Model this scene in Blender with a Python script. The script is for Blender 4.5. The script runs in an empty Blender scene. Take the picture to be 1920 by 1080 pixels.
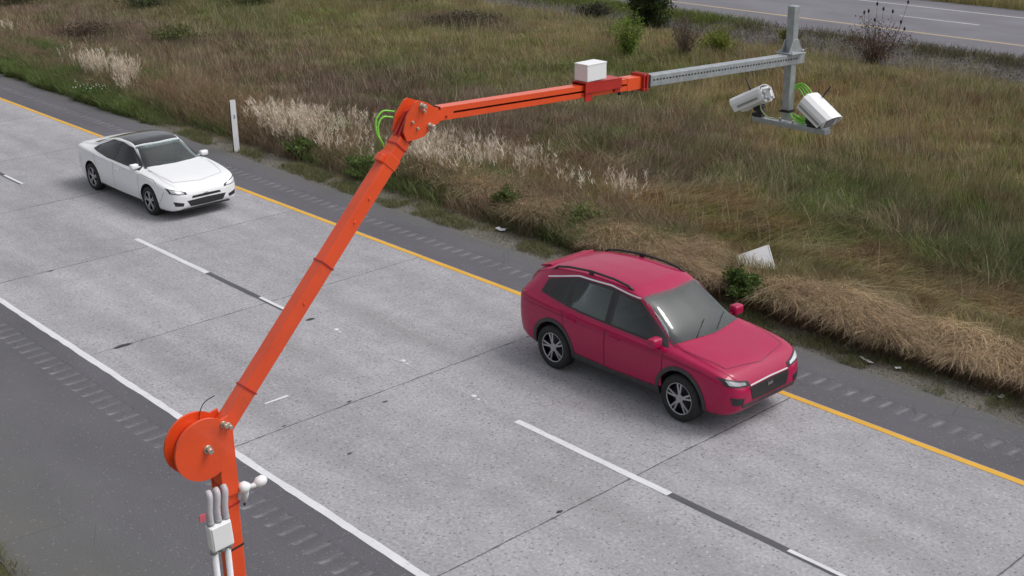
import bpy, bmesh, math, random
import numpy as np
from mathutils import Vector, Matrix
from mathutils.bvhtree import BVHTree

S = bpy.context.scene
COL = S.collection
R = math.radians

# ---------------------------------------------------------------- camera
CAM_F, CAM_PITCH, CAM_ROLL, CAM_YAW, CAM_H, CAM_Y = 2373.7619, 0.3628, -0.0135, -0.8312, 8.686, -7.9884
fw = Vector((math.sin(CAM_YAW) * math.cos(CAM_PITCH), math.cos(CAM_YAW) * math.cos(CAM_PITCH), -math.sin(CAM_PITCH)))
rt = fw.cross(Vector((0, 0, 1))).normalized()
up = rt.cross(fw)
cr, sr = math.cos(CAM_ROLL), math.sin(CAM_ROLL)
rt2, up2 = rt * cr + up * sr, -rt * sr + up * cr
cam_data = bpy.data.cameras.new('camera')
cam = bpy.data.objects.new('camera', cam_data)
COL.objects.link(cam)
cm = Matrix((rt2, up2, -fw)).transposed().to_4x4()
cm.translation = Vector((0, CAM_Y, CAM_H))
cam.matrix_world = cm
cam_data.sensor_width = 36
cam_data.lens = CAM_F / 1920 * 36
cam_data.clip_start = 0.1
cam_data.clip_end = 2000
S.camera = cam

# ---------------------------------------------------------------- light: bright overcast
SUN_EL, SUN_AZ = R(56), R(42)           # azimuth measured from +Y towards +X
world = bpy.data.worlds.new('World')
S.world = world
world.use_nodes = True
wn = world.node_tree
bg = wn.nodes['Background']
sky = wn.nodes.new('ShaderNodeTexSky')
sky.sky_type = 'NISHITA'
sky.sun_disc = False
sky.sun_elevation = SUN_EL
sky.sun_rotation = SUN_AZ
sky.air_density = 1.0
sky.dust_density = 4.0
sky.ozone_density = 1.0
hs = wn.nodes.new('ShaderNodeHueSaturation')
hs.inputs['Saturation'].default_value = 0.22
wn.links.new(sky.outputs[0], hs.inputs['Color'])
wn.links.new(hs.outputs[0], bg.inputs['Color'])
bg.inputs['Strength'].default_value = 0.14
sun_data = bpy.data.lights.new('sun', 'SUN')
sun_data.energy = 1.1
sun_data.angle = R(24)
sun_data.color = (1.0, 0.97, 0.93)
sun = bpy.data.objects.new('sun', sun_data)
COL.objects.link(sun)
sd = Vector((math.sin(SUN_AZ) * math.cos(SUN_EL), math.cos(SUN_AZ) * math.cos(SUN_EL), math.sin(SUN_EL)))
sun.rotation_euler = sd.to_track_quat('Z', 'Y').to_euler()
sun.location = sd * 60
S.view_settings.view_transform = 'Standard'
S.view_settings.look = 'None'
S.view_settings.exposure = 0.08
S.view_settings.gamma = 1.0

rng = np.random.default_rng(7)
random.seed(7)


# ---------------------------------------------------------------- helpers
def link(o, parent=None, **kw):
    COL.objects.link(o)
    if parent is not None:
        o.parent = parent
    for k, v in kw.items():
        o[k] = v
    return o


def empty(name, loc, **kw):
    o = bpy.data.objects.new(name, None)
    o.empty_display_size = 0.2
    o.location = loc
    return link(o, **kw)


class MB:
    """collects shapes of one mesh"""
    def __init__(self):
        self.bm = bmesh.new()

    def box(self, c, size, rot=None, bevel=0.0, mi=0):
        m = Matrix.Translation(Vector(c)) @ (rot.to_4x4() if rot is not None else Matrix.Identity(4)) @ Matrix.Diagonal((*size, 1))
        r = bmesh.ops.create_cube(self.bm, size=1.0, matrix=m)
        vs = r['verts']
        fs = {f for v in vs for f in v.link_faces}
        for f in fs:
            f.material_index = mi
        if bevel > 0:
            es = {e for v in vs for e in v.link_edges}
            bmesh.ops.bevel(self.bm, geom=list(es), offset=bevel, segments=2, profile=0.6, affect='EDGES')
        return self

    def tube(self, pts, rad, n=10, cap=True, mi=0):
        pts = [Vector(p) for p in pts]
        rads = rad if isinstance(rad, (list, tuple)) else [rad] * len(pts)
        rings = []
        prev = None
        for i, p in enumerate(pts):
            t = (pts[min(i + 1, len(pts) - 1)] - pts[max(i - 1, 0)]).normalized()
            a = prev if prev is not None else (Vector((0, 0, 1)) if abs(t.z) < 0.9 else Vector((1, 0, 0)))
            u = (a - t * a.dot(t)).normalized()
            prev = u
            w = t.cross(u)
            rings.append([self.bm.verts.new(p + (u * math.cos(k * 2 * math.pi / n) + w * math.sin(k * 2 * math.pi / n)) * rads[i]) for k in range(n)])
        for a, b in zip(rings, rings[1:]):
            for k in range(n):
                f = self.bm.faces.new((a[k], a[(k + 1) % n], b[(k + 1) % n], b[k]))
                f.smooth = True
                f.material_index = mi
        if cap:
            f = self.bm.faces.new(rings[0][::-1]); f.material_index = mi
            f = self.bm.faces.new(rings[-1]); f.material_index = mi
        return self

    def cyl(self, a, b, r, n=20, mi=0):
        return self.tube([a, b], r, n, True, mi)

    def prism(self, outline, axis_vec, origin, u, v, thick, mi=0):
        """outline of (a,b) in the plane origin + a*u + b*v, extruded along axis_vec by thick (centred)"""
        o, u, v, ax = Vector(origin), Vector(u), Vector(v), Vector(axis_vec).normalized()
        A = [self.bm.verts.new(o + u * a + v * b - ax * thick / 2) for a, b in outline]
        B = [self.bm.verts.new(o + u * a + v * b + ax * thick / 2) for a, b in outline]
        n = len(A)
        for vs in (A[::-1], B):
            f = self.bm.faces.new(vs); f.material_index = mi
        for k in range(n):
            f = self.bm.faces.new((A[k], A[(k + 1) % n], B[(k + 1) % n], B[k])); f.material_index = mi
        return self

    def quad(self, a, b, c, d, mi=0):
        f = self.bm.faces.new([self.bm.verts.new(Vector(p)) for p in (a, b, c, d)])
        f.material_index = mi
        return self

    def build(self, name, mat, parent=None, bevel=0.0, **kw):
        if bevel > 0:
            es = [e for e in self.bm.edges if len(e.link_faces) == 2 and e.calc_face_angle(0) > 0.6]
            bmesh.ops.bevel(self.bm, geom=es, offset=bevel, segments=2, profile=0.6, affect='EDGES', clamp_overlap=True)
        bmesh.ops.recalc_face_normals(self.bm, faces=self.bm.faces)
        me = bpy.data.meshes.new(name)
        self.bm.to_mesh(me)
        self.bm.free()
        for m in (mat if isinstance(mat, (list, tuple)) else [mat]):
            me.materials.append(m)
        o = bpy.data.objects.new(name, me)
        link(o, parent, **kw)
        return o


def raw_mesh(name, V, F, mats, parent=None, smooth=False, mi=None, **kw):
    me = bpy.data.meshes.new(name)
    me.from_pydata([tuple(v) for v in V], [], [tuple(f) for f in F])
    for m in (mats if isinstance(mats, (list, tuple)) else [mats]):
        me.materials.append(m)
    if mi is not None:
        me.polygons.foreach_set('material_index', mi)
    if smooth:
        me.polygons.foreach_set('use_smooth', [True] * len(me.polygons))
    me.update()
    return link(bpy.data.objects.new(name, me), parent, **kw)


def parent_keep(o, p):
    """parent without moving: world-space mesh under an Empty with only a location"""
    o.parent = p
    o.matrix_parent_inverse = Matrix.Translation(-Vector(p.location))


# value noise in numpy
_tab = rng.random((8, 256, 256))


def vn(x, y, sc, seed=0):
    x = np.asarray(x) / sc + 1000.0
    y = np.asarray(y) / sc + 1000.0
    xi, yi = np.floor(x).astype(int), np.floor(y).astype(int)
    fx, fy = x - xi, y - yi
    fx, fy = fx * fx * (3 - 2 * fx), fy * fy * (3 - 2 * fy)
    T = _tab[seed % 8]
    a, b = T[xi % 256, yi % 256], T[(xi + 1) % 256, yi % 256]
    c, d = T[xi % 256, (yi + 1) % 256], T[(xi + 1) % 256, (yi + 1) % 256]
    return (a * (1 - fx) + b * fx) * (1 - fy) + (c * (1 - fx) + d * fx) * fy


def fbm(x, y, sc, seed=0, o=4):
    r, w, t = 0, 1.0, 0
    for k in range(o):
        r = r + vn(x, y, sc / 2 ** k, seed + k) * w
        t += w
        w *= 0.55
    return r / t


def sst(a, b, x):
    t = np.clip((x - a) / (b - a), 0, 1)
    return t * t * (3 - 2 * t)


RM = np.array([list(rt2), list(-up2), list(fw)])


def in_view(P, mx=1.14, my=1.18):
    q = (P - np.array([0, CAM_Y, CAM_H])) @ RM.T
    z = np.maximum(q[:, 2], 0.1)
    return (q[:, 2] > 0.5) & (np.abs(q[:, 0] / z) < 960 / CAM_F * mx) & (np.abs(q[:, 1] / z) < 540 / CAM_F * my)


# ---------------------------------------------------------------- materials
class NT:
    def __init__(self, name):
        self.m = bpy.data.materials.new(name)
        self.m.use_nodes = True
        self.t = self.m.node_tree
        self.b = self.t.nodes['Principled BSDF']
        self.out = self.t.nodes['Material Output']
        tc = self.t.nodes.new('ShaderNodeTexCoord')
        self.co = tc.outputs['Object']

    def n(self, ty, **inp):
        nd = self.t.nodes.new(ty)
        for k, v in inp.items():
            s = nd.inputs[int(k[1:])] if k[0] == 'i' and k[1:].isdigit() else nd.inputs[k.replace('_', ' ')]
            self.set(s, v)
        return nd

    def set(self, s, v):
        if isinstance(v, bpy.types.NodeSocket):
            self.t.links.new(v, s)
        else:
            s.default_value = v if not isinstance(v, tuple) or len(v) != 3 or s.type != 'RGBA' else (*v, 1)

    def math(self, op, a, b=0.0, c=None, clamp=False):
        nd = self.t.nodes.new('ShaderNodeMath')
        nd.operation = op
        nd.use_clamp = clamp
        self.set(nd.inputs[0], a)
        self.set(nd.inputs[1], b)
        if c is not None:
            self.set(nd.inputs[2], c)
        return nd.outputs[0]

    def noise(self, scale, detail=4, rough=0.55, vec=None, dist=0.0):
        nd = self.n('ShaderNodeTexNoise', Scale=scale, Detail=detail, Roughness=rough, Distortion=dist, Vector=vec if vec is not None else self.co)
        return nd.outputs['Fac']

    def ramp(self, fac, lo, hi, a=0.0, b=1.0):
        nd = self.n('ShaderNodeMapRange', i0=fac, i1=lo, i2=hi, i3=a, i4=b)
        nd.clamp = True
        return nd.outputs[0]

    def mix(self, fac, a, b, mode='MIX'):
        nd = self.t.nodes.new('ShaderNodeMix')
        nd.data_type = 'RGBA'
        nd.blend_type = mode
        self.set(nd.inputs[0], fac)
        self.set(nd.inputs[6], a)
        self.set(nd.inputs[7], b)
        return nd.outputs[2]

    def scale(self, v):
        nd = self.n('ShaderNodeMapping', Vector=self.co, Scale=v)
        return nd.outputs[0]

    def bump(self, h, strength=0.3, dist=0.01):
        nd = self.n('ShaderNodeBump', Strength=strength, Distance=dist, Height=h)
        self.set(self.b.inputs['Normal'], nd.outputs[0])


def mat_plain(name, col, rough=0.5, metal=0.0, coat=0.0, var=0.12, vscale=6.0, bump=0.0, spec=None, dirt=None):
    t = NT(name)
    f = t.ramp(t.noise(vscale, 5), 0.3, 0.7, 1 - var, 1 + var)
    c = t.mix(1.0, (*col, 1), (1, 1, 1, 1), 'MULTIPLY')
    nd = t.n('ShaderNodeVectorMath', i0=col, i1=(1, 1, 1))
    nd.operation = 'SCALE'
    t.set(nd.inputs['Scale'], f)
    c = nd.outputs[0]
    if dirt is not None:
        g = t.ramp(t.noise(vscale * 0.7, 6, 0.7), 0.5, 0.75, 0, dirt[1])
        c = t.mix(g, c, (*dirt[0], 1))
    t.set(t.b.inputs['Base Color'], c)
    rr = t.ramp(t.noise(vscale * 2.3, 4), 0.3, 0.7, rough * 0.85, min(1, rough * 1.15))
    t.set(t.b.inputs['Roughness'], rr)
    t.b.inputs['Metallic'].default_value = metal
    t.b.inputs['Coat Weight'].default_value = coat
    t.b.inputs['Coat Roughness'].default_value = 0.04
    if spec is not None:
        t.b.inputs['Specular IOR Level'].default_value = spec
    if bump > 0:
        t.bump(t.noise(vscale * 8, 4), bump, 0.004)
    return t.m


def mat_concrete():
    t = NT('concrete_pavement')
    sep = t.n('ShaderNodeSeparateXYZ', Vector=t.co)
    X, Y = sep.outputs[0], sep.outputs[1]
    # broad tone, stretched along the traffic
    big = t.ramp(t.noise(0.45, 5, 0.6, t.scale((0.35, 1.3, 1))), 0.3, 0.7, 0.82, 1.14)
    mid = t.ramp(t.noise(2.2, 6, 0.65), 0.3, 0.7, 0.9, 1.1)
    agg = t.ramp(t.noise(19, 5, 0.8), 0.3, 0.7, 0.66, 1.34)
    v = t.math('MULTIPLY', t.math('MULTIPLY', big, mid), agg)
    # each slab poured a little differently
    sx = t.math('FLOOR', t.math('DIVIDE', t.math('ADD', X, 10.3), 4.64))
    sy = t.math('FLOOR', t.math('DIVIDE', Y, 3.69))
    cmb = t.n('ShaderNodeCombineXYZ', X=sx, Y=sy)
    wnz = t.n('ShaderNodeTexWhiteNoise', Vector=cmb.outputs[0])
    v = t.math('MULTIPLY', v, t.ramp(wnz.outputs[0], 0, 1, 0.92, 1.06))
    nd = t.n('ShaderNodeVectorMath', i0=(0.345, 0.339, 0.362))
    nd.operation = 'SCALE'
    t.set(nd.inputs['Scale'], v)
    col = nd.outputs[0]
    # wheel paths and the oily band between them, worn in along the lane
    stain = None
    for yc, w, a in ((0.95, 0.5, 0.62), (2.75, 0.5, 0.68), (1.85, 0.4, 0.42), (4.6, 0.5, 0.6), (6.4, 0.5, 0.6), (5.5, 0.4, 0.5)):
        d = t.math('ABSOLUTE', t.math('SUBTRACT', Y, yc))
        s = t.ramp(d, 0.0, w, a, 0.0)
        stain = s if stain is None else t.math('MAXIMUM', stain, s)
    sn = t.ramp(t.noise(0.5, 5, 0.6, t.scale((0.5, 1.5, 1))), 0.38, 0.68, 0.15, 1.0)
    col = t.mix(t.math('MULTIPLY', t.math('MULTIPLY', stain, sn), 0.8), col, (0.20, 0.19, 0.178, 1))
    # exposed dark and light stones
    vo = t.n('ShaderNodeTexVoronoi', Vector=t.co, Scale=20.0)
    vr = t.n('ShaderNodeSeparateColor', Color=vo.outputs['Color'])
    near = t.ramp(vo.outputs['Distance'], 0.25, 0.42, 1, 0)
    dk = t.math('MULTIPLY', t.math('GREATER_THAN', vr.outputs[0], 0.82), near)
    lt = t.math('MULTIPLY', t.math('GREATER_THAN', vr.outputs[1], 0.88), near)
    col = t.mix(t.math('MULTIPLY', dk, 0.7), col, (0.13, 0.125, 0.125, 1))
    col = t.mix(t.math('MULTIPLY', lt, 0.5), col, (0.52, 0.51, 0.52, 1))
    # saw-cut joints with patches of lost sealant
    wob = t.math('MULTIPLY', t.math('SUBTRACT', t.noise(1.7, 4, 0.6), 0.5), 0.05)
    u = t.math('ADD', t.math('DIVIDE', t.math('ADD', t.math('ADD', X, 10.3), wob), 4.64), 0.5)
    dj = t.math('MULTIPLY', t.math('ABSOLUTE', t.math('SUBTRACT', t.math('FRACT', u), 0.5)), 4.64)
    wj = t.ramp(t.noise(3.2, 5, 0.8), 0.45, 0.74, 0.005, 0.026)
    j1 = t.ramp(t.math('SUBTRACT', dj, wj), -0.002, 0.007, 0.75, 0.0)
    dy = t.math('ABSOLUTE', t.math('ADD', t.math('SUBTRACT', Y, 3.70), t.math('MULTIPLY', wob, 0.3)))
    wy = t.ramp(t.noise(2.2, 4, 0.8, t.scale((1, 1, 1))), 0.5, 0.7, -0.003, 0.012)
    j2 = t.ramp(t.math('SUBTRACT', dy, wy), -0.002, 0.006, 0.55, 0.0)
    jj = t.math('MAXIMUM', j1, j2)
    col = t.mix(jj, col, (0.05, 0.05, 0.053, 1))
    t.set(t.b.inputs['Base Color'], col)
    t.b.inputs['Roughness'].default_value = 0.82
    t.b.inputs['Specular IOR Level'].default_value = 0.25
    t.bump(t.math('SUBTRACT', t.noise(24, 4, 0.75), t.math('MULTIPLY', jj, 0.8)), 0.35, 0.012)
    return t.m


def mat_asphalt(name, base=0.1, dust=0.5):
    t = NT(name)
    at = t.n('ShaderNodeAttribute')
    at.attribute_name = 'wear'
    big = t.ramp(t.noise(0.5, 5, 0.6, t.scale((0.5, 1.2, 1))), 0.3, 0.7, 0.85, 1.15)
    agg = t.ramp(t.noise(38, 3, 0.75), 0.3, 0.7, 0.78, 1.22)
    nd = t.n('ShaderNodeVectorMath', i0=(base, base * 0.97, base * 1.09))
    nd.operation = 'SCALE'
    t.set(nd.inputs['Scale'], t.math('MULTIPLY', big, agg))
    col = nd.outputs[0]
    # dried silt towards the verge (soil washed onto the pavement)
    silt = t.math('MULTIPLY', at.outputs['Vector'], 1.0)
    sepc = t.n('ShaderNodeSeparateColor', Color=at.outputs['Color'])
    s = t.math('MULTIPLY', sepc.outputs[1], t.ramp(t.noise(0.9, 6, 0.7), 0.35, 0.7, 0.25, 1.0))
    col = t.mix(t.math('MULTIPLY', s, dust), col, (0.135, 0.135, 0.112, 1))
    g = t.math('MULTIPLY', sepc.outputs[0], t.ramp(t.noise(5, 4, 0.6), 0.3, 0.65, 0.2, 1.0))
    col = t.mix(g, col, (0.34, 0.33, 0.34, 1))
    spots = t.ramp(t.noise(2.6, 6, 0.75), 0.64, 0.74, 0, 0.35)
    col = t.mix(spots, col, (0.27, 0.265, 0.27, 1))
    cr_ = t.n('ShaderNodeTexVoronoi', Vector=t.n('ShaderNodeVectorMath', i0=t.co, i1=t.scale((1, 1, 1))).outputs[0], Scale=0.42)
    cr_.feature = 'DISTANCE_TO_EDGE'
    ck = t.math('MULTIPLY', t.ramp(cr_.outputs['Distance'], 0.0, 0.008, 0.5, 0.0), t.ramp(t.noise(0.8, 3), 0.5, 0.6, 0, 1))
    col = t.mix(ck, col, (0.045, 0.045, 0.047, 1))
    peb = t.n('ShaderNodeTexVoronoi', Vector=t.co, Scale=26.0)
    pr = t.n('ShaderNodeSeparateColor', Color=peb.outputs['Color'])
    pm = t.math('MULTIPLY', t.math('GREATER_THAN', pr.outputs[0], 0.93), t.ramp(peb.outputs['Distance'], 0.2, 0.4, 0.5, 0))
    col = t.mix(pm, col, (0.3, 0.295, 0.29, 1))
    t.set(t.b.inputs['Base Color'], col)
    t.b.inputs['Roughness'].default_value = 0.85
    t.b.inputs['Specular IOR Level'].default_value = 0.25
    t.bump(t.noise(38, 3, 0.75), 0.4, 0.01)
    return t.m


def mat_paint_line(name, col, under, wear=0.62):
    t = NT(name)
    w = t.ramp(t.noise(14, 6, 0.75), wear, wear + 0.1, 0, 0.8)
    c = t.mix(w, (*col, 1), (*under, 1))
    sh = t.ramp(t.noise(1.6, 5, 0.6), 0.3, 0.7, 0.9, 1.06)
    nd = t.n('ShaderNodeVectorMath', i0=c)
    nd.operation = 'SCALE'
    t.set(nd.inputs['Scale'], sh)
    t.set(t.b.inputs['Base Color'], nd.outputs[0])
    t.b.inputs['Roughness'].default_value = 0.7
    return t.m


def mat_ground():
    t = NT('soil_and_gravel')
    at = t.n('ShaderNodeAttribute')
    at.attribute_name = 'soil'
    v = t.math('MULTIPLY', t.ramp(t.noise(14, 6, 0.75), 0.3, 0.7, 0.7, 1.3), t.ramp(t.noise(1.3, 5), 0.3, 0.7, 0.85, 1.15))
    nd = t.n('ShaderNodeVectorMath', i0=at.outputs['Color'])
    nd.operation = 'SCALE'
    t.set(nd.inputs['Scale'], v)
    t.set(t.b.inputs['Base Color'], nd.outputs[0])
    t.b.inputs['Roughness'].default_value = 0.95
    t.b.inputs['Specular IOR Level'].default_value = 0.1
    t.bump(t.noise(16, 6, 0.75), 0.8, 0.04)
    return t.m


def mat_foliage(name, attr='tint', trans=0.25, gain=1.0):
    t = NT(name)
    at = t.n('ShaderNodeAttribute')
    at.attribute_name = attr
    t.t.nodes.remove(t.b)
    c = at.outputs['Color']
    if gain != 1.0:
        nd = t.n('ShaderNodeVectorMath', i0=c)
        nd.operation = 'SCALE'
        nd.inputs['Scale'].default_value = gain
        c = nd.outputs[0]
    d = t.n('ShaderNodeBsdfDiffuse', Color=c)
    tr = t.n('ShaderNodeBsdfTranslucent', Color=c)
    mx = t.n('ShaderNodeMixShader', Fac=trans)
    t.t.links.new(d.outputs[0], mx.inputs[1])
    t.t.links.new(tr.outputs[0], mx.inputs[2])
    t.t.links.new(mx.outputs[0], t.out.inputs['Surface'])
    return t.m


def mat_car_paint(name, col, metal=0.0, rough=0.4, coat=1.0, spec=0.5):
    t = NT(name)
    dust = t.ramp(t.noise(2.5, 5, 0.65), 0.4, 0.8, 0, 0.05)
    c = t.mix(dust, (*col, 1), (0.25, 0.235, 0.21, 1))
    t.set(t.b.inputs['Base Color'], c)
    t.b.inputs['Metallic'].default_value = metal
    t.set(t.b.inputs['Roughness'], t.ramp(t.noise(30, 3), 0.3, 0.7, rough * 0.9, rough * 1.1))
    t.b.inputs['Coat Weight'].default_value = coat
    t.b.inputs['Specular IOR Level'].default_value = spec
    t.b.inputs['Coat Roughness'].default_value = 0.06
    return t.m


def mat_glass_dark(name, col=(0.012, 0.016, 0.018), coat=0.6):
    t = NT(name)
    c = t.mix(t.ramp(t.noise(1.5, 4), 0.35, 0.7, 0, 1), (*col, 1), tuple(min(1, k * 2.2) for k in col) + (1,))
    t.set(t.b.inputs['Base Color'], c)
    t.b.inputs['Roughness'].default_value = 0.03
    t.b.inputs['IOR'].default_value = 1.55
    t.b.inputs['Coat Weight'].default_value = coat
    t.b.inputs['Coat Roughness'].default_value = 0.02
    return t.m


def mat_clear_glass(name, tint, ior=1.5):
    t = NT(name)
    t.t.nodes.remove(t.b)
    tr = t.n('ShaderNodeBsdfTransparent', Color=tint)
    gl = t.n('ShaderNodeBsdfGlossy', Color=(0.95, 0.97, 0.97), Roughness=0.02)
    fr = t.n('ShaderNodeFresnel', IOR=ior)
    grime = t.n('ShaderNodeBsdfDiffuse', Color=(0.30, 0.30, 0.28))
    mx = t.n('ShaderNodeMixShader', Fac=fr.outputs[0])
    t.t.links.new(tr.outputs[0], mx.inputs[1]); t.t.links.new(gl.outputs[0], mx.inputs[2])
    m2 = t.n('ShaderNodeMixShader', Fac=t.ramp(t.noise(2.0, 5), 0.3, 0.75, 0.02, 0.09))
    t.t.links.new(mx.outputs[0], m2.inputs[1]); t.t.links.new(grime.outputs[0], m2.inputs[2])
    t.t.links.new(m2.outputs[0], t.out.inputs['Surface'])
    return t.m


M = dict(
    win_glass=mat_clear_glass('window_glass', (0.55, 0.60, 0.60)),
    wind_glass=mat_clear_glass('clear_windscreen', (0.80, 0.90, 0.90), 1.95),
    seat=mat_plain('seat_fabric', (0.26, 0.255, 0.25), 0.85, vscale=20),
    concrete=mat_concrete(),
    asphalt=mat_asphalt('asphalt_shoulder', 0.112, 0.85),
    far_asphalt=mat_asphalt('asphalt_far_road', 0.175, 0.3),
    far_shoulder=mat_asphalt('asphalt_far_shoulder', 0.15, 0.6),
    white_line=mat_paint_line('white_road_paint', (0.66, 0.66, 0.685), (0.3, 0.3, 0.31), 0.58),
    yellow_line=mat_paint_line('yellow_road_paint', (0.66, 0.36, 0.035), (0.4, 0.28, 0.1), 0.66),
    far_white=mat_paint_line('faded_white_road_paint', (0.5, 0.5, 0.5), (0.2, 0.2, 0.2), 0.55),
    far_yellow=mat_paint_line('faded_yellow_road_paint', (0.5, 0.38, 0.2), (0.2, 0.19, 0.18), 0.55),
    black_line=mat_paint_line('black_contrast_paint', (0.085, 0.085, 0.095), (0.24, 0.235, 0.25), 0.66),
    tar=mat_plain('tar_patch', (0.035, 0.035, 0.037), 0.6, var=0.3, vscale=20),
    ground=mat_ground(),
    grass=mat_foliage('grass_blades'),
    leaf=mat_foliage('leaves', trans=0.3),
    bark=mat_plain('bark', (0.09, 0.075, 0.062), 0.9, var=0.3, vscale=30, bump=0.5),
    orange=mat_plain('orange_paint', (0.82, 0.085, 0.018), 0.34, var=0.09, vscale=5, coat=0.45, bump=0.04, dirt=((0.40, 0.07, 0.03), 0.55)),
    red=mat_plain('red_primer', (0.46, 0.02, 0.015), 0.42, var=0.12, vscale=9, coat=0.2),
    dark=mat_plain('black_plastic', (0.02, 0.02, 0.021), 0.5, var=0.2, vscale=14),
    slot_shade=mat_plain('slot_shade_paint', (0.10, 0.012, 0.006), 0.7),  # darkened orange, the shade within the arm put into the colour
    galv=mat_plain('galvanised_steel', (0.43, 0.46, 0.49), 0.42, metal=0.55, var=0.16, vscale=28, dirt=((0.30, 0.31, 0.32), 0.5)),
    hole_shade=mat_plain('hole_shade_paint', (0.03, 0.032, 0.035), 0.8),  # dark colour standing in for the shade of open holes
    bolt=mat_plain('zinc_bolt', (0.62, 0.58, 0.5), 0.35, metal=0.8, vscale=40),
    white=mat_plain('white_enamel', (0.86, 0.86, 0.88), 0.4, var=0.04, vscale=4, coat=0.2, dirt=((0.55, 0.54, 0.52), 0.3)),
    board_white=mat_plain('white_board', (0.88, 0.88, 0.90), 0.5, var=0.03, vscale=4, dirt=((0.7, 0.69, 0.68), 0.3)),
    offwhite=mat_plain('offwhite_plastic', (0.66, 0.66, 0.69), 0.5, var=0.06, vscale=9, dirt=((0.45, 0.44, 0.42), 0.3)),
    grey=mat_plain('grey_plastic', (0.33, 0.33, 0.35), 0.5, vscale=9),
    pipe=mat_plain('grey_conduit', (0.52, 0.5, 0.54), 0.5, vscale=9),
    pink=mat_plain('pink_flagging', (0.6, 0.12, 0.16), 0.7),
    green=mat_plain('green_cable', (0.22, 0.62, 0.06), 0.45, var=0.1),
    dkwire=mat_plain('dark_green_wire', (0.03, 0.05, 0.035), 0.6),
    lens=mat_glass_dark('camera_glass'),
    car_white=mat_car_paint('white_car_paint', (0.84, 0.845, 0.86)),
    car_red=mat_car_paint('crimson_car_paint', (0.39, 0.002, 0.062), 0.0, 0.48, 0.6, 0.2),
    glass=mat_glass_dark('tinted_glass', (0.006, 0.009, 0.011), 0.0),
    screen=mat_glass_dark('windscreen_glass', (0.05, 0.075, 0.08)),
    roofglass=mat_glass_dark('dark_roof_panel', (0.012, 0.012, 0.014)),
    trim=mat_plain('black_trim', (0.022, 0.022, 0.024), 0.45, vscale=12),
    clad=mat_plain('grey_cladding', (0.045, 0.045, 0.048), 0.6, vscale=12, dirt=((0.12, 0.115, 0.105), 0.4)),
    chrome=mat_plain('chrome_trim', (0.75, 0.75, 0.77), 0.15, metal=1.0, var=0.03),
    alloy=mat_plain('alloy_wheel', (0.46, 0.46, 0.48), 0.3, metal=0.85, vscale=20),
    tyre=mat_plain('tyre_rubber', (0.018, 0.018, 0.019), 0.8, vscale=16, dirt=((0.07, 0.068, 0.062), 0.4)),
    lamp=mat_glass_dark('headlamp_lens', (0.30, 0.31, 0.33)),
    taillamp=mat_glass_dark('tail_lamp_lens', (0.25, 0.008, 0.01)),
)

# ---------------------------------------------------------------- ground, median, roads
XA, XB = -130.0, 45.0


def height(x, y):
    """the median: slightly rolling, a low bank along the near shoulder, rising stones below the far road"""
    z = (fbm(x, y, 7.0, 1, 3) - 0.5) * 0.5 * sst(11, 14, y) * (1 - sst(31, 35, y))
    z = z + 0.16 * np.exp(-((y - 11.2) / 1.1) ** 2) - 0.16 * np.exp(-((y - 14.5) / 1.6) ** 2)
    z = z - 0.2 * np.exp(-((y - 32.5) / 2.0) ** 2)
    z = z * sst(9.0, 10.3, y) * (1 - sst(34.5, 36.3, y))
    return z + (-0.03) * (1 - sst(8.9, 9.6, y)) - 0.03 * sst(35.8, 36.2, y)


BLOBS = [  # cx, cy, rx, ry, colour, weight : patches of different plants in the median
    (-29, 16.5, 13, 3.6, (0.150, 0.118, 0.090), 0.9),
    (-22, 18.5, 7, 4.5, (0.152, 0.120, 0.088), 0.7),
    (-46, 24.5, 11, 5, (0.185, 0.170, 0.078), 0.85),
    (-36, 28.5, 7, 3.5, (0.225, 0.190, 0.105), 0.9),
    (-41.4, 27.2, 3.6, 1.6, (0.115, 0.090, 0.070), 0.9),
    (-55, 15.5, 13, 3.8, (0.155, 0.120, 0.092), 0.9),
    (-52, 22, 6, 3.5, (0.125, 0.125, 0.062), 0.6),
    (-60, 14, 6, 1.6, (0.23, 0.175, 0.115), 0.5),
    (-12.5, 15.5, 5, 2.6, (0.098, 0.112, 0.056), 0.9),
    (-16, 18, 5, 2.0, (0.105, 0.112, 0.050), 0.7),
    (-18, 13.6, 5, 1.3, (0.205, 0.155, 0.082), 0.95),
    (-9, 13.0, 5, 1.2, (0.190, 0.150, 0.084), 0.8),
    (-17.5, 22.5, 4.5, 3, (0.215, 0.180, 0.098), 0.9),
    (-24, 25, 5, 2.5, (0.215, 0.170, 0.085), 0.8),
    (-12, 20, 4, 2, (0.17, 0.150, 0.075), 0.6),
    (-34.0, 11.5, 5, 1.0, (0.215, 0.152, 0.098), 0.8),
    (-38.5, 13.2, 4, 0.8, (0.19, 0.150, 0.090), 0.8),
    (-32, 13.6, 5, 1.4, (0.145, 0.108, 0.084), 0.7),
    (-30, 22, 5, 3, (0.165, 0.150, 0.078), 0.7),
]


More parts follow.
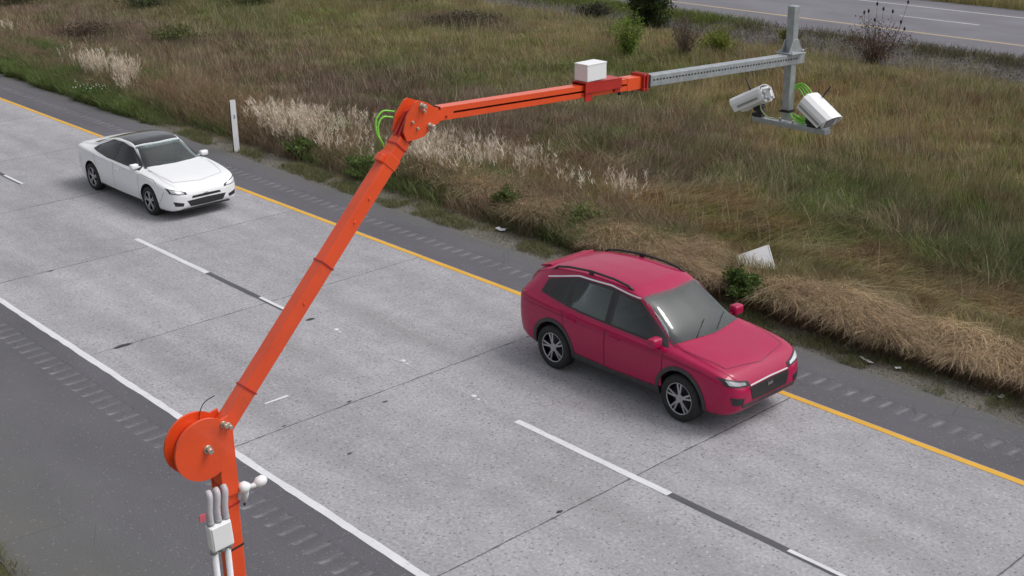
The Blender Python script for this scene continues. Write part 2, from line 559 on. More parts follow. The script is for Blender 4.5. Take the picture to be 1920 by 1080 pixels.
def field_colour(x, y):
    base = np.array([0.175, 0.152, 0.084])
    c = np.ones((len(x), 3)) * base
    wx = x + (fbm(x, y, 3.0, 3) - 0.5) * 7
    wy = y + (fbm(x, y, 2.2, 5) - 0.5) * 4.5
    for cx, cy, rx, ry, colr, w in BLOBS:
        f = np.exp(-(((wx - cx) / rx) ** 2 + ((wy - cy) / ry) ** 2)) * w
        f = np.clip(f * 1.35, 0, 0.95)[:, None]
        c = c * (1 - f) + np.array(colr) * f
    k = fbm(x, y, 1.6, 2, 4)[:, None]
    g = np.array([0.10, 0.125, 0.045])
    f = sst(0.56, 0.76, fbm(x, y, 2.6, 6, 4))[:, None] * 0.6
    c = c * (1 - f) + g * f
    f = sst(0.60, 0.75, fbm(x + 40, y, 1.8, 4, 4))[:, None] * 0.55
    c = c * (1 - f) + np.array([0.125, 0.092, 0.072]) * f
    return c * (0.82 + 0.36 * k)


def gravel_line(x):
    return 31.5 + np.clip((-19 - x) * 0.06, -1, 1.5)


def build_ground():
    raw_mesh('ground', [(-700, -500, -0.42), (500, -500, -0.42), (500, 900, -0.42), (-700, 900, -0.42)], [(0, 1, 2, 3)],
             mat_plain('distant_grassland', (0.13, 0.12, 0.065), 0.95, var=0.3, vscale=0.5), kind='structure')
    # median sheet with its soil colours
    xs = np.arange(-95, 12.01, 0.22)
    ys = np.arange(8.75, 36.4, 0.22)
    Xg, Yg = np.meshgrid(xs, ys, indexing='ij')
    x, y = Xg.ravel(), Yg.ravel()
    z = height(x, y)
    rough = (fbm(x, y, 0.6, 2, 2) - 0.5) * 0.05 * sst(9.2, 9.8, y) * (1 - sst(35.3, 36, y))
    V = np.stack([x, y, z + rough], 1)
    nx, ny = len(xs), len(ys)
    idx = np.arange(nx * ny).reshape(nx, ny)
    F = np.stack([idx[:-1, :-1], idx[1:, :-1], idx[1:, 1:], idx[:-1, 1:]], -1).reshape(-1, 4)
    o = raw_mesh('median_ground', V, F.tolist(), M['ground'], smooth=True, kind='structure')
    c = field_colour(x, y) * 0.8
    gl = gravel_line(x) + (fbm(x, y, 2.0, 1) - 0.5) * 2.5
    f = (sst(-0.5, 0.9, y - gl) * (0.75 + 0.25 * fbm(x, y, 0.9, 3)))[:, None]
    stone = np.array([0.15, 0.138, 0.13]) * (0.75 + 0.5 * fbm(x, y, 1.1, 5))[:, None]
    c = c * (1 - f) + stone * f
    e = (np.exp(-((y - 35.0) / 0.9) ** 2) * sst(0.35, 0.6, fbm(x, y, 1.2, 7)))[:, None] * 0.75
    c = c * (1 - e) + np.array([0.085, 0.078, 0.062]) * e
    e = (1 - sst(9.2, 9.75, y + (fbm(x, y, 0.7, 2) - 0.5) * 0.6))[:, None] * 0.85
    c = c * (1 - e) + np.array([0.165, 0.155, 0.14]) * e
    a = o.data.attributes.new('soil', 'FLOAT_COLOR', 'POINT')
    a.data.foreach_set('color', np.concatenate([c, np.ones((len(c), 1))], 1).astype(np.float32).ravel())
    # near verge below the shoulder and the grass past the far road
    for nm, y0, y1, z0, z1, colr in (('verge_ground', -60, -3.45, -0.41, -0.03, (0.115, 0.112, 0.07)), ('far_verge_ground', 46.9, 90, -0.02, -0.4, (0.15, 0.135, 0.07))):
        xs = np.linspace(XA, XB, 160)
        ys = np.linspace(y0, y1, 60) if y0 > 0 else np.concatenate([np.linspace(-60, -8, 20), np.linspace(-7.6, y1, 30)])
        Xg, Yg = np.meshgrid(xs, ys, indexing='ij')
        x, y = Xg.ravel(), Yg.ravel()
        tt = (y - y0) / (y1 - y0)
        z = z0 + (z1 - z0) * tt
        if y0 < 0:
            z = z1 + (fbm(x, y, 2, 1) - 0.5) * 0.12 * sst(0, 1, y1 - y)
        n2 = len(ys)
        idx = np.arange(len(xs) * n2).reshape(len(xs), n2)
        F = np.stack([idx[:-1, :-1], idx[1:, :-1], idx[1:, 1:], idx[:-1, 1:]], -1).reshape(-1, 4)
        o = raw_mesh(nm, np.stack([x, y, z], 1), F.tolist(), M['ground'], smooth=True, kind='structure')
        c = np.array(colr) * (0.7 + 0.6 * fbm(x, y, 2.5, 3))[:, None]
        a = o.data.attributes.new('soil', 'FLOAT_COLOR', 'POINT')
        a.data.foreach_set('color', np.concatenate([c, np.ones((len(c), 1))], 1).astype(np.float32).ravel())


def shoulder(name, y0, y1, yc, w, verge_low, mat):
    """asphalt sheet with a milled rumble strip: shallow transverse grooves every 0.3 m"""
    gx = [XA, -60.0]
    x = -60.0
    kinds = [0, 0]
    while x < 2.0:
        for dx, k in ((0.07, 0), (0.10, 1), (0.16, 2), (0.22, 1), (0.30, 0)):
            gx.append(x + dx)
            kinds.append(k)
        x += 0.30
    gx.append(XB)
    kinds.append(0)
    cols = [y0, y0 + 0.02, (y0 + yc - w / 2) / 2, yc - w / 2 - 0.01, yc - w / 2 + 0.03, yc, yc + w / 2 - 0.03, yc + w / 2 + 0.01, (y1 + yc + w / 2) / 2, y1]
    if verge_low:
        cols = [y0, y0 + 0.25, y0 + 0.9, y0 + 1.6, yc - w / 2 - 0.01, yc - w / 2 + 0.03, yc, yc + w / 2 - 0.03, yc + w / 2 + 0.01, y1]
    else:
        cols = [y0, yc - w / 2 - 0.01, yc - w / 2 + 0.03, yc, yc + w / 2 - 0.03, yc + w / 2 + 0.01, y1 - 0.3, y1 - 0.1, y1]
    V, W = [], []
    ny = len(cols)
    for i, xx in enumerate(gx):
        for j, yy in enumerate(cols):
            g = 0.0
            inside = abs(yy - yc) < w / 2
            if inside and kinds[i]:
                g = 0.013 if kinds[i] == 2 else 0.009
            yj = yy
            edge = (j == 0 and verge_low) or (j == ny - 1 and not verge_low)
            if edge:
                yj += (float(fbm(np.array([xx]), np.array([0.0]), 0.9, 3)[0]) - 0.5) * 0.22
            V.append((xx, yj, -g - (0.02 if edge else 0)))
            sl = max(0, 1 - (yy - y0) / 2.4) if verge_low else max(0, 1 - (y1 - yy) / 0.5)
            r = random.random()
            out_side = (yy < yc - 0.05) if verge_low else (yy > yc - 0.05 and yy < yc + 0.1)
            W.append(((0.42 + 0.45 * r) * (1.0 if out_side else 0.45) if g > 0.01 else 0.0, sl, 0, 1))
    F = []
    for i in range(len(gx) - 1):
        for j in range(ny - 1):
            F.append((i * ny + j, (i + 1) * ny + j, (i + 1) * ny + j + 1, i * ny + j + 1))
    o = raw_mesh(name, V, F, mat, kind='structure')
    a = o.data.attributes.new('wear', 'FLOAT_COLOR', 'POINT')
    a.data.foreach_set('color', np.array(W, np.float32).ravel())


def strip(bm, x0, x1, yc, w, z, step=0.35, jit=0.012, mi=0):
    n = max(1, int((x1 - x0) / step))
    prev = None
    for i in range(n + 1):
        x = x0 + (x1 - x0) * i / n
        a = bm.verts.new((x, yc - w / 2 + random.uniform(-jit, jit), z))
        b = bm.verts.new((x, yc + w / 2 + random.uniform(-jit, jit), z))
        if prev:
            f = bm.faces.new((prev[0], a, b, prev[1]))
            f.material_index = mi
        prev = (a, b)


SCR = [(-15.864, 1.214, 0.004), (-15.858, 1.634, 0.004)]


def build_roads():
    raw_mesh('road', [(XA, 0.0, 0), (XB, 0.0, 0), (XB, 7.40, 0), (XA, 7.40, 0)], [(0, 1, 2, 3)], M['concrete'], kind='structure')
    shoulder('road_shoulder', -3.62, 0.0, -0.55, 0.40, True, M['asphalt'])
    shoulder('median_shoulder', 7.40, 9.0, 8.12, 0.36, False, M['asphalt'])
    far = [(XA, 38.45, 0), (XB, 38.45, 0), (XB, 45.6, 0), (XA, 45.6, 0)]
    raw_mesh('far_road', far, [(0, 1, 2, 3)], M['far_asphalt'], kind='structure')
    raw_mesh('far_road_shoulder', [(XA, 36.1, 0), (XB, 36.1, 0), (XB, 38.45, 0), (XA, 38.45, 0), (XA, 45.6, 0), (XB, 45.6, 0), (XB, 47.0, 0), (XA, 47.0, 0)],
             [(0, 1, 2, 3), (4, 5, 6, 7)], M['far_shoulder'], kind='structure')
    z = 0.004
    bm = bmesh.new()
    strip(bm, XA, -60, 0.01, 0.13, z, 3)
    strip(bm, -60, 10, 0.01, 0.12, z, 0.22, 0.010)
    strip(bm, 10, XB, 0.01, 0.13, z, 3)
    k = 0
    for i in range(-8, 4):
        xs = -24.87 + 12.19 * (i)                       # start of each white dash
        strip(bm, xs, xs + 3.03, 3.64, 0.115, z, 0.3, 0.006)
        strip(bm, xs + 3.035, xs + 4.95, 3.64, 0.115, z, 0.3, 0.005, 1)
        strip(bm, xs + 4.955, xs + 6.1, 3.662, 0.07, z, 0.3, 0.006)
        strip(bm, xs + 4.955, xs + 6.1, 3.603, 0.045, z, 0.3, 0.003, 1)
    # scuffed remnant of an older mark
    a, b = Vector(SCR[0]), Vector(SCR[1])
    n = (b - a).cross(Vector((0, 0, 1))).normalized() * 0.03
    bm.faces.new([bm.verts.new(p) for p in (a - n * 0.5, b - n, b + n, a + n * 0.6)])
    bmesh.ops.recalc_face_normals(bm, faces=bm.faces)
    for f in bm.faces:
        if f.normal.z < 0:
            f.normal_flip()
    me = bpy.data.meshes.new('lane_markings')
    bm.to_mesh(me); bm.free()
    me.materials.append(M['white_line']); me.materials.append(M['black_line'])
    link(bpy.data.objects.new('lane_markings', me), kind='structure')
    bm = bmesh.new()
    strip(bm, XA, XB, 7.32, 0.12, z, 0.4, 0.006)
    me = bpy.data.meshes.new('yellow_edge_line')
    bm.to_mesh(me); bm.free(); me.materials.append(M['yellow_line'])
    link(bpy.data.objects.new('yellow_edge_line', me), kind='structure')
    bm = bmesh.new()
    strip(bm, XA, XB, 38.75, 0.14, z, 0.8, 0.012, 1)
    strip(bm, XA, XB, 45.0, 0.13, z, 0.8, 0.012, 0)
    for i in range(-7, 5):
        xs = -29.6 + 12.19 * i
        strip(bm, xs, xs + 3.7, 42.07, 0.12, z, 0.4, 0.008, 0)
    me = bpy.data.meshes.new('far_road_markings')
    bm.to_mesh(me); bm.free(); me.materials.append(M['far_white']); me.materials.append(M['far_yellow'])
    link(bpy.data.objects.new('far_road_markings', me), kind='structure')
    # tar patch at a joint
    bm = bmesh.new()
    V = []
    for k in range(14):
        a = k / 14 * 2 * math.pi
        V.append(bm.verts.new((-19.57 + math.cos(a) * 0.055 * random.uniform(0.7, 1.3), 0.66 + math.sin(a) * 0.17 * random.uniform(0.8, 1.2), 0.004)))
    bm.faces.new(V)
    for (cx, cy, r) in ((-18.3, 3.72, 0.05), (-15.0, 2.2, 0.03), (-13.6, 1.2, 0.03), (-10.35, 2.25, 0.035), (-15.0, 1.0, 0.028), (-24.2, 1.4, 0.04), (-14.6, 2.6, 0.03)):
        V = []
        for k in range(9):
            a = k / 9 * 2 * math.pi
            V.append(bm.verts.new((cx + math.cos(a) * r * random.uniform(0.4, 1.1), cy + math.sin(a) * r * 1.8 * random.uniform(0.6, 1.3), 0.004)))
        bm.faces.new(V)
    me = bpy.data.meshes.new('road_tar_patches')
    bm.to_mesh(me); bm.free(); me.materials.append(M['tar'])
    link(bpy.data.objects.new('road_tar_patches', me), kind='structure')


build_ground()
build_roads()


# ---------------------------------------------------------------- grass and weeds (uncountable)
def blades(name, P, h, az, lean, width, col, mat, segs=3, power=1.8, sag=0.25, parent=None, facing=None, flat_tip=0.0, **kw):
    N = len(P)
    h = np.broadcast_to(h, (N,)); az = np.broadcast_to(az, (N,)); lean = np.broadcast_to(lean, (N,)); width = np.broadcast_to(width, (N,))
    fa = rng.random(N) * 2 * math.pi if facing is None else facing
    D = np.stack([np.cos(az), np.sin(az), np.zeros(N)], 1)
    Sd = np.stack([np.cos(fa), np.sin(fa), np.zeros(N)], 1)
    nv = 2 * segs + 1
    V = np.zeros((N, nv, 3), np.float32)
    for k in range(segs):
        t = k / segs
        c = P + D * (h * lean * t ** power)[:, None]
        c[:, 2] += h * (t - sag * np.minimum(lean, 2.0) * t ** 2)
        w = (width * (1 - t * 0.55) * 0.5)[:, None]
        V[:, 2 * k] = c - Sd * w
        V[:, 2 * k + 1] = c + Sd * w
    c = P + D * (h * lean)[:, None]
    c[:, 2] += h * (1 - sag * np.minimum(lean, 2.0))
    V[:, -1] = c
    base = (np.arange(N) * nv)[:, None]
    L = []
    for k in range(segs - 1):
        L.append(base + np.array([2 * k, 2 * k + 1, 2 * k + 3, 2 * k + 2]))
    L.append(base + np.array([2 * segs - 2, 2 * segs - 1, 2 * segs]))
    loops = np.concatenate(L, 1).astype(np.int32).ravel()
    tot = np.tile(np.array([4] * (segs - 1) + [3], np.int32), N)
    start = np.concatenate([[0], np.cumsum(tot)[:-1]]).astype(np.int32)
    me = bpy.data.meshes.new(name)
    me.vertices.add(N * nv)
    me.vertices.foreach_set('co', V.ravel())
    me.loops.add(len(loops))
    me.loops.foreach_set('vertex_index', loops)
    me.polygons.add(len(tot))
    me.polygons.foreach_set('loop_start', start)
    me.polygons.foreach_set('loop_total', tot)
    me.update(calc_edges=True)
    a = me.attributes.new('tint', 'FLOAT_COLOR', 'POINT')
    C = np.ones((N, nv, 4), np.float32)
    C[:, :, :3] = np.clip(col, 0, 0.95)[:, None, :]
    a.data.foreach_set('color', C.ravel())
    me.materials.append(mat)
    o = bpy.data.objects.new(name, me)
    link(o, parent, **kw)
    return o


def scatter(n, x0, x1, y0, y1, mx=1.14):
    x = rng.uniform(x0, x1, n); y = rng.uniform(y0, y1, n)
    P = np.stack([x, y, height(x, y)], 1)
    k = in_view(P, mx)
    return P[k]


def jitter(c, a=0.22):
    n = len(c)
    return c * (1 + (rng.random((n, 1)) - 0.5) * 2 * a) * (1 + (rng.random((n, 3)) - 0.5) * 0.16)


def pale(c, frac, colr):
    m = rng.random(len(c)) < frac
    c[m] = np.array(colr) * (0.75 + 0.5 * rng.random((m.sum(), 1)))
    return c


GAIN = 1.88
# median grass
P = scatter(1500000, -80, 0, 9.9, 35)
x, y = P[:, 0], P[:, 1]
gl = gravel_line(x) + (fbm(x, y, 2.0, 1) - 0.5) * 2.5
dens = (1 - sst(-1.0, 0.6, y - gl) * 0.97) * (0.45 + 0.9 * fbm(x, y, 1.2, 3))
dens *= np.where(y < 11.0, 0.8, 1)
dist = np.linalg.norm(P - np.array([0, CAM_Y, CAM_H]), axis=1)
P = P[rng.random(len(P)) < dens * np.clip(26 / dist, 0.45, 1.0)]
x, y = P[:, 0], P[:, 1]
dist = np.linalg.norm(P - np.array([0, CAM_Y, CAM_H]), axis=1)
n = len(P)
hh = (0.14 + 0.32 * fbm(x, y, 1.4, 5)) * (0.6 + 0.8 * rng.random(n))
ln = fbm(x, y, 1.3, 7)
lay = np.exp(-(((x + 18) / 6) ** 2 + ((y - 13.7) / 1.6) ** 2)) + np.exp(-(((x + 8) / 6) ** 2 + ((y - 13.2) / 1.4) ** 2))
lean = 0.25 + 0.9 * sst(0.4, 0.8, ln) * rng.random(n) + 1.4 * np.clip(lay, 0, 1) * (0.5 + 0.5 * rng.random(n))
az = fbm(x, y, 1.6, 2, 3) * 11.0 + rng.normal(0, 1.1, n)
az = np.where(lay > 0.4, -0.35 + rng.normal(0, 0.6, n) + (fbm(x, y, 1.2, 1) - 0.5) * 3, az)
c = jitter(field_colour(x, y) * GAIN, 0.34)
sp = fbm(x, y, 0.55, 3, 3)
c = c * (0.74 + 0.52 * sp)[:, None]
m = (rng.random(n) < 0.5) & (fbm(x + 9, y, 0.8, 1, 3) > 0.60)
c[m] = c[m] * np.array([0.62, 0.86, 0.50])
m = (rng.random(n) < 0.5) & (fbm(x - 9, y, 0.9, 6, 3) > 0.62)
c[m] = c[m] * np.array([0.88, 0.68, 0.74])
c = pale(c, 0.06, (0.42, 0.35, 0.25))
c = pale(c, 0.03, (0.10, 0.08, 0.065))
blades('field_grass', P, hh, az, lean, 0.010 * np.clip(dist / 22, 0.8, 2.0), c, M['grass'], kind='stuff',
       label='brown and olive rough grass covering the median', category='grass')

# taller dry stalks standing out of the field
P = scatter(60000, -70, 0, 12.5, 33)
x, y = P[:, 0], P[:, 1]
gl = gravel_line(x)
P = P[(rng.random(len(P)) < (sst(0.45, 0.7, fbm(x, y, 2.4, 4)) * 0.8 + 0.06)) & (y < gl + 1.5)]
x, y = P[:, 0], P[:, 1]
n = len(P)
c = jitter(field_colour(x, y) * 1.7, 0.3)
c = pale(c, 0.35, (0.42, 0.35, 0.26))
blades('field_stalks', P, 0.55 + 0.45 * rng.random(n), rng.random(n) * 6.28, 0.15 + 0.3 * rng.random(n), 0.012, c, M['grass'],
       kind='stuff', label='tall dry weed stalks scattered across the median grass', category='dry stalks')

# bank of laid-over straw along the median shoulder
def ridge_front(x):
    return 9.64 + 0.30 * (fbm(x, x * 0, 2.4, 1) - 0.5) + 0.55 * sst(-16, -24, x)


N0 = 230000
x = rng.uniform(-33, 2, N0)
off = rng.beta(1.25, 1.9, N0) * 1.65
y = ridge_front(x) + off
P = np.stack([x, y, height(x, y)], 1)
keep = in_view(P) & (rng.random(N0) < np.where(x < -24, 0.28 * sst(-34, -24, x), 0.85))
gap = np.exp(-(((x + 13.45) / 0.5) ** 2 + ((y - 10.0) / 0.35) ** 2))
keep &= gap < 0.5
P = P[keep]; off = off[keep]
x, y = P[:, 0], P[:, 1]
n = len(P)
cl = fbm(x, y, 0.75, 4, 3)
lump = 0.42 + 0.85 * fbm(x, y * 0.6, 1.5, 3, 3)
hh = (0.50 + 0.36 * cl) * (0.65 + 0.7 * rng.random(n)) * (0.65 + 0.35 * sst(0, 0.5, off)) * lump
by_board = np.clip(1.6 - np.abs(x + 14.05) / 0.7, 0, 1) * sst(10.05, 10.7, y)
hh = hh * (1 - 0.68 * by_board)
az = -0.60 + (fbm(x, y, 1.3, 6, 3) - 0.5) * 1.5 + rng.normal(0, 0.45, n)
lean = 0.75 + 1.0 * rng.random(n) * sst(0.1, 0.6, off)
straw = np.array([0.58, 0.445, 0.300])
brown = np.array([0.27, 0.20, 0.135])
f = sst(0.12, 0.62, off + (rng.random(n) - 0.5) * 0.45)[:, None]
c = brown * (1 - f) + straw * f
c = jitter(c * (0.70 + 0.6 * cl)[:, None], 0.38)
m = rng.random(n) < 0.06 + 0.55 * sst(0.56, 0.72, fbm(x, y, 1.1, 2, 3)) * (1 - sst(0.2, 0.9, off))
c[m] = np.array([0.17, 0.185, 0.08]) * (0.6 + 0.8 * rng.random((m.sum(), 1)))
m = rng.random(n) < 0.10 + 0.45 * sst(0.52, 0.68, fbm(x, y, 0.9, 5, 3))
c[m] = np.array([0.26, 0.19, 0.13]) * (0.6 + 0.8 * rng.random((m.sum(), 1)))
blades('straw_bank', P, hh, az, lean, 0.009, c, M['grass'], segs=4, power=1.9, sag=0.40, kind='stuff',
       label='bank of long straw coloured dead grass laid over along the median shoulder', category='dead grass')

# pale feathery seed-head grass
def plumes(n0, cx, cy, rx, ry, ang=0.0):
    r = np.sqrt(rng.random(n0)); a = rng.random(n0) * 6.2832
    u, v = r * np.cos(a) * rx, r * np.sin(a) * ry
    return np.stack([cx + u * math.cos(ang) - v * math.sin(ang), cy + u * math.sin(ang) + v * math.cos(ang)], 1)


Q = np.concatenate([plumes(900, -29.2, 10.8, 2.2, 0.8, 0.0), plumes(1100, -26.2, 11.3, 2.6, 1.1, 0.15), plumes(600, -23.6, 11.9, 2.4, 1.1, 0.2), plumes(220, -21.0, 12.6, 2.0, 0.9, 0.1),
                    plumes(70, -18.9, 12.7, 0.8, 0.5), plumes(800, -41.2, 10.75, 2.2, 0.55, 0.1), plumes(160, -38.8, 10.4, 1.2, 0.3, -0.3), plumes(140, -53.5, 12.2, 1.6, 0.6)])
kq = fbm(Q[:, 0], Q[:, 1], 1.0, 2, 3)
Q = Q[rng.random(len(Q)) < sst(0.40, 0.66, kq) * 0.85 + 0.05]
P = np.stack([Q[:, 0], Q[:, 1], height(Q[:, 0], Q[:, 1])], 1)
n = len(P)
hh = (0.55 + 0.50 * rng.random(n)) * (0.65 + 0.6 * fbm(P[:, 0], P[:, 1], 0.9, 4))
az = rng.normal(-0.7, 1.0, n)
le = 0.12 + 0.4 * rng.random(n)
stem_c = jitter(np.ones((n, 3)) * np.array([0.52, 0.43, 0.30]), 0.25)
blades('plume_stems', P, hh, az, le, 0.011, stem_c, M['grass'], kind='stuff',
       label='dry stems of the pale plume grass by the shoulder', category='dry stalks')
# heads: each a spray of short wide pale slivers at the stem tip
D = np.stack([np.cos(az), np.sin(az), np.zeros(n)], 1)
tip = P + D * (hh * le * 0.9)[:, None]
tip[:, 2] += hh * 0.88 * (1 - 0.2 * le)
K = 6
T = np.repeat(tip, K, 0)
T = T + (rng.random(T.shape) - 0.5) * np.array([0.06, 0.06, 0.26])
az2 = np.repeat(az, K) + rng.normal(0, 0.8, n * K)
pc = jitter(np.ones((n * K, 3)) * np.array([0.74, 0.645, 0.54]) * np.repeat(0.7 + 0.6 * rng.random((n, 1)), K, 0), 0.15)
blades('plume_heads', T, 0.10 + 0.11 * rng.random(n * K), az2, 0.3 + 0.8 * rng.random(n * K), 0.016, pc, M['grass'], segs=2, kind='stuff',
       label='pale beige feathery seed heads massed beside the median shoulder', category='seed heads')
# low leafy litter and dark stems under the plumes
P = scatter(90000, -60, -16, 9.7, 12.3)
P = P[rng.random(len(P)) < 0.25 + 0.6 * fbm(P[:, 0], P[:, 1], 1.1, 5)]
n = len(P)
c = jitter(np.ones((n, 3)) * np.array([0.26, 0.195, 0.135]), 0.35)
g = sst(0.50, 0.66, fbm(P[:, 0], P[:, 1], 1.3, 6))
c = c * (1 - g[:, None]) + np.array([0.13, 0.17, 0.065]) * g[:, None] * (0.7 + 0.6 * rng.random((n, 1)))
blades('verge_weeds', P, 0.25 + 0.40 * rng.random(n), rng.random(n) * 6.28, 0.3 + 0.6 * rng.random(n), 0.014, c, M['grass'], kind='stuff',
       label='brown and green weeds at the foot of the median bank', category='weeds')
# green fringe along the shoulder edge
P = scatter(500000, -80, 2, 8.92, 10.6)
x, y = P[:, 0], P[:, 1]
far_left = sst(-33, -37, x)
edge = 9.62 + 0.8 * far_left + (fbm(x, x * 0 + 3, 1.1, 2) - 0.5) * 0.5
pr = (1 - sst(-0.15, 0.15, y - edge)) * sst(8.95, 9.2 , y + (fbm(x, y, 0.5, 3) - 0.5) * 0.5) * (sst(0.38, 0.62, fbm(x, y, 0.8, 5)) * 0.8 + 0.8 * far_left)
P = P[rng.random(len(P)) < pr]
n = len(P)
x = P[:, 0]
fl = sst(-33, -37, x)
c = jitter(np.ones((n, 3)) * np.array([0.17, 0.19, 0.085]), 0.3)
m = rng.random(n) < 0.35 * (1 - fl) 
c[m] = np.array([0.20, 0.175, 0.11])
m = rng.random(n) < fl * 0.85
c[m] = np.array([0.150, 0.200, 0.070]) * (0.5 + 0.9 * rng.random((m.sum(), 1))) * (0.5 + fbm(P[m][:, 0], P[m][:, 1], 0.9, 4))[:, None]
blades('shoulder_grass', P, (0.05 + 0.10 * rng.random(n)) * (1 + 2.2 * fl), rng.random(n) * 6.28, 0.3 + 0.7 * rng.random(n), 0.009 * (1 + 0.5 * fl), c, M['grass'], kind='stuff',
       label='thin green grass fringe along the median shoulder edge', category='grass')
# reddish dry weeds behind the white post
P = scatter(20000, -40, -28, 10.0, 12.6)
x, y = P[:, 0], P[:, 1]
P = P[rng.random(len(P)) < np.exp(-(((x + 33.8) / 3.6) ** 2 + ((y - 11.0) / 0.9) ** 2))]
n = len(P)
c = jitter(np.ones((n, 3)) * np.array([0.38, 0.26, 0.17]), 0.4)
c = pale(c, 0.3, (0.42, 0.33, 0.23))
c = pale(c, 0.2, (0.20, 0.20, 0.09))
blades('russet_weeds', P, 0.45 + 0.55 * rng.random(n), rng.normal(-0.3, 1.0, n), 0.2 + 0.8 * rng.random(n), 0.014, c, M['grass'], kind='stuff',
       label='russet brown dead weeds behind the white roadside post', category='weeds')
# weedy strips either side of the far stones
P = scatter(240000, -60, 5, 28, 36.6)
x, y = P[:, 0], P[:, 1]
pr = np.exp(-((y - 35.3) / 0.55) ** 2) * sst(0.35, 0.6, fbm(x, y, 1.4, 3)) + 0.10 * sst(0.5, 0.65, fbm(x, y, 1.6, 5)) + 0.7 * sst(-31, -36, x) * np.exp(-((y - 35.6) / 1.0) ** 2)
P = P[rng.random(len(P)) < pr]
n = len(P)
gr = sst(-31, -35, P[:, 0])[:, None]
c = jitter(np.array([0.15, 0.135, 0.09]) * (1 - gr) + np.array([0.16, 0.19, 0.06]) * gr, 0.35)
blades('far_verge_weeds', P, 0.18 + 0.25 * rng.random(n), rng.random(n) * 6.28, 0.3 + 0.5 * rng.random(n), 0.02, c, M['grass'], kind='stuff',
       label='dark low weeds along the edge of the far road', category='weeds')
# grass beyond the far road
x = rng.uniform(-60, 0, 120000); y = rng.uniform(46.9, 56, 120000)
P = np.stack([x, y, -0.02 - (y - 46.9) * 0.0088], 1)
P = P[in_view(P, 1.14, 1.25)]
n = len(P)
c = jitter(np.ones((n, 3)) * np.array([0.33, 0.29, 0.14]), 0.3)
blades('far_grass', P, 0.3 + 0.4 * rng.random(n), rng.random(n) * 6.28, 0.2 + 0.5 * rng.random(n), 0.024, c, M['grass'], kind='stuff',
       label='pale yellow green grass beyond the far road', category='grass')
# rough grass on the near verge, bottom left of the view
x = rng.uniform(-24, -2, 90000); y = rng.uniform(-6.5, -3.45, 90000)
P = np.stack([x, y, -0.03 + 0 * x], 1)
P = P[in_view(P, 1.3, 1.4) & (rng.random(len(P)) < sst(-3.35, -3.9, y + (fbm(x, y, 0.8, 2) - 0.5) * 0.6))]
n = len(P)
c = jitter(np.ones((n, 3)) * np.array([0.17, 0.18, 0.08]), 0.35)
c = pale(c, 0.3, (0.2, 0.17, 0.11))
blades('near_verge_grass', P, 0.10 + 0.18 * rng.random(n), rng.random(n) * 6.28, 0.3 + 0.7 * rng.random(n), 0.009, c, M['grass'], kind='stuff',
       label='scruffy green grass at the outer edge of the near shoulder', category='grass')
# loose stones on the far gravel and small stones on the verge
def stones(name, P, r, c, **kw):
    n = len(P)
    base = np.array([[1, 0, 0], [-1, 0, 0], [0, 1, 0], [0, -1, 0], [0, 0, 1], [0, 0, -1]], float)
    tri = np.array([[0, 2, 4], [2, 1, 4], [1, 3, 4], [3, 0, 4], [2, 0, 5], [1, 2, 5], [3, 1, 5], [0, 3, 5]])
    V = P[:, None, :] + base[None] * (r[:, None, None] * (0.6 + 0.8 * rng.random((n, 6, 1))) * np.array([1, 1, 0.7]))
    F = (np.arange(n)[:, None, None] * 6 + tri[None]).reshape(-1, 3)
    o = raw_mesh(name, V.reshape(-1, 3), F.tolist(), M['grass'], **kw)
    a = o.data.attributes.new('tint', 'FLOAT_COLOR', 'POINT')
    C = np.ones((n, 6, 4), np.float32)
    C[:, :, :3] = c[:, None, :]
    a.data.foreach_set('color', C.ravel())


P = scatter(60000, -46, 2, 31, 35.5)
gl = gravel_line(P[:, 0])
P = P[rng.random(len(P)) < sst(-0.2, 1.2, P[:, 1] - gl)]
n = len(P)
stones('far_stones', P, 0.025 + 0.05 * rng.random(n), jitter(np.ones((n, 3)) * np.array([0.17, 0.158, 0.152]), 0.45), kind='stuff',
       label='grey broken stones spread below the far road', category='stones')
P = scatter(26000, -45, 2, 8.9, 9.9)
n = len(P)
stones('shoulder_gravel', P, 0.008 + 0.016 * rng.random(n), jitter(np.ones((n, 3)) * np.array([0.21, 0.20, 0.185]), 0.45), kind='stuff',
       label='loose gravel along the median shoulder edge', category='gravel')


# ---------------------------------------------------------------- individual shrubs and trees
def leaves_mesh(name, P, size, col, parent, mat=None):
    n = len(P)
    a = rng.normal(size=(n, 3)); a /= np.linalg.norm(a, axis=1)[:, None]
    b = rng.normal(size=(n, 3)); b -= a * (a * b).sum(1)[:, None]; b /= np.linalg.norm(b, axis=1)[:, None]
    s = (size * (0.6 + 0.8 * rng.random(n)))[:, None]
    V = np.stack([P - a * s, P + b * s * 0.45, P + a * s, P - b * s * 0.45], 1)
    F = np.arange(n * 4).reshape(n, 4)
    o = raw_mesh(name, V.reshape(-1, 3), F.tolist(), mat or M['leaf'], parent)
    at = o.data.attributes.new('tint', 'FLOAT_COLOR', 'POINT')
    C = np.ones((n, 4, 4), np.float32)
    C[:, :, :3] = np.clip(col, 0, 0.9)[:, None, :]
    at.data.foreach_set('color', C.ravel())
    return o


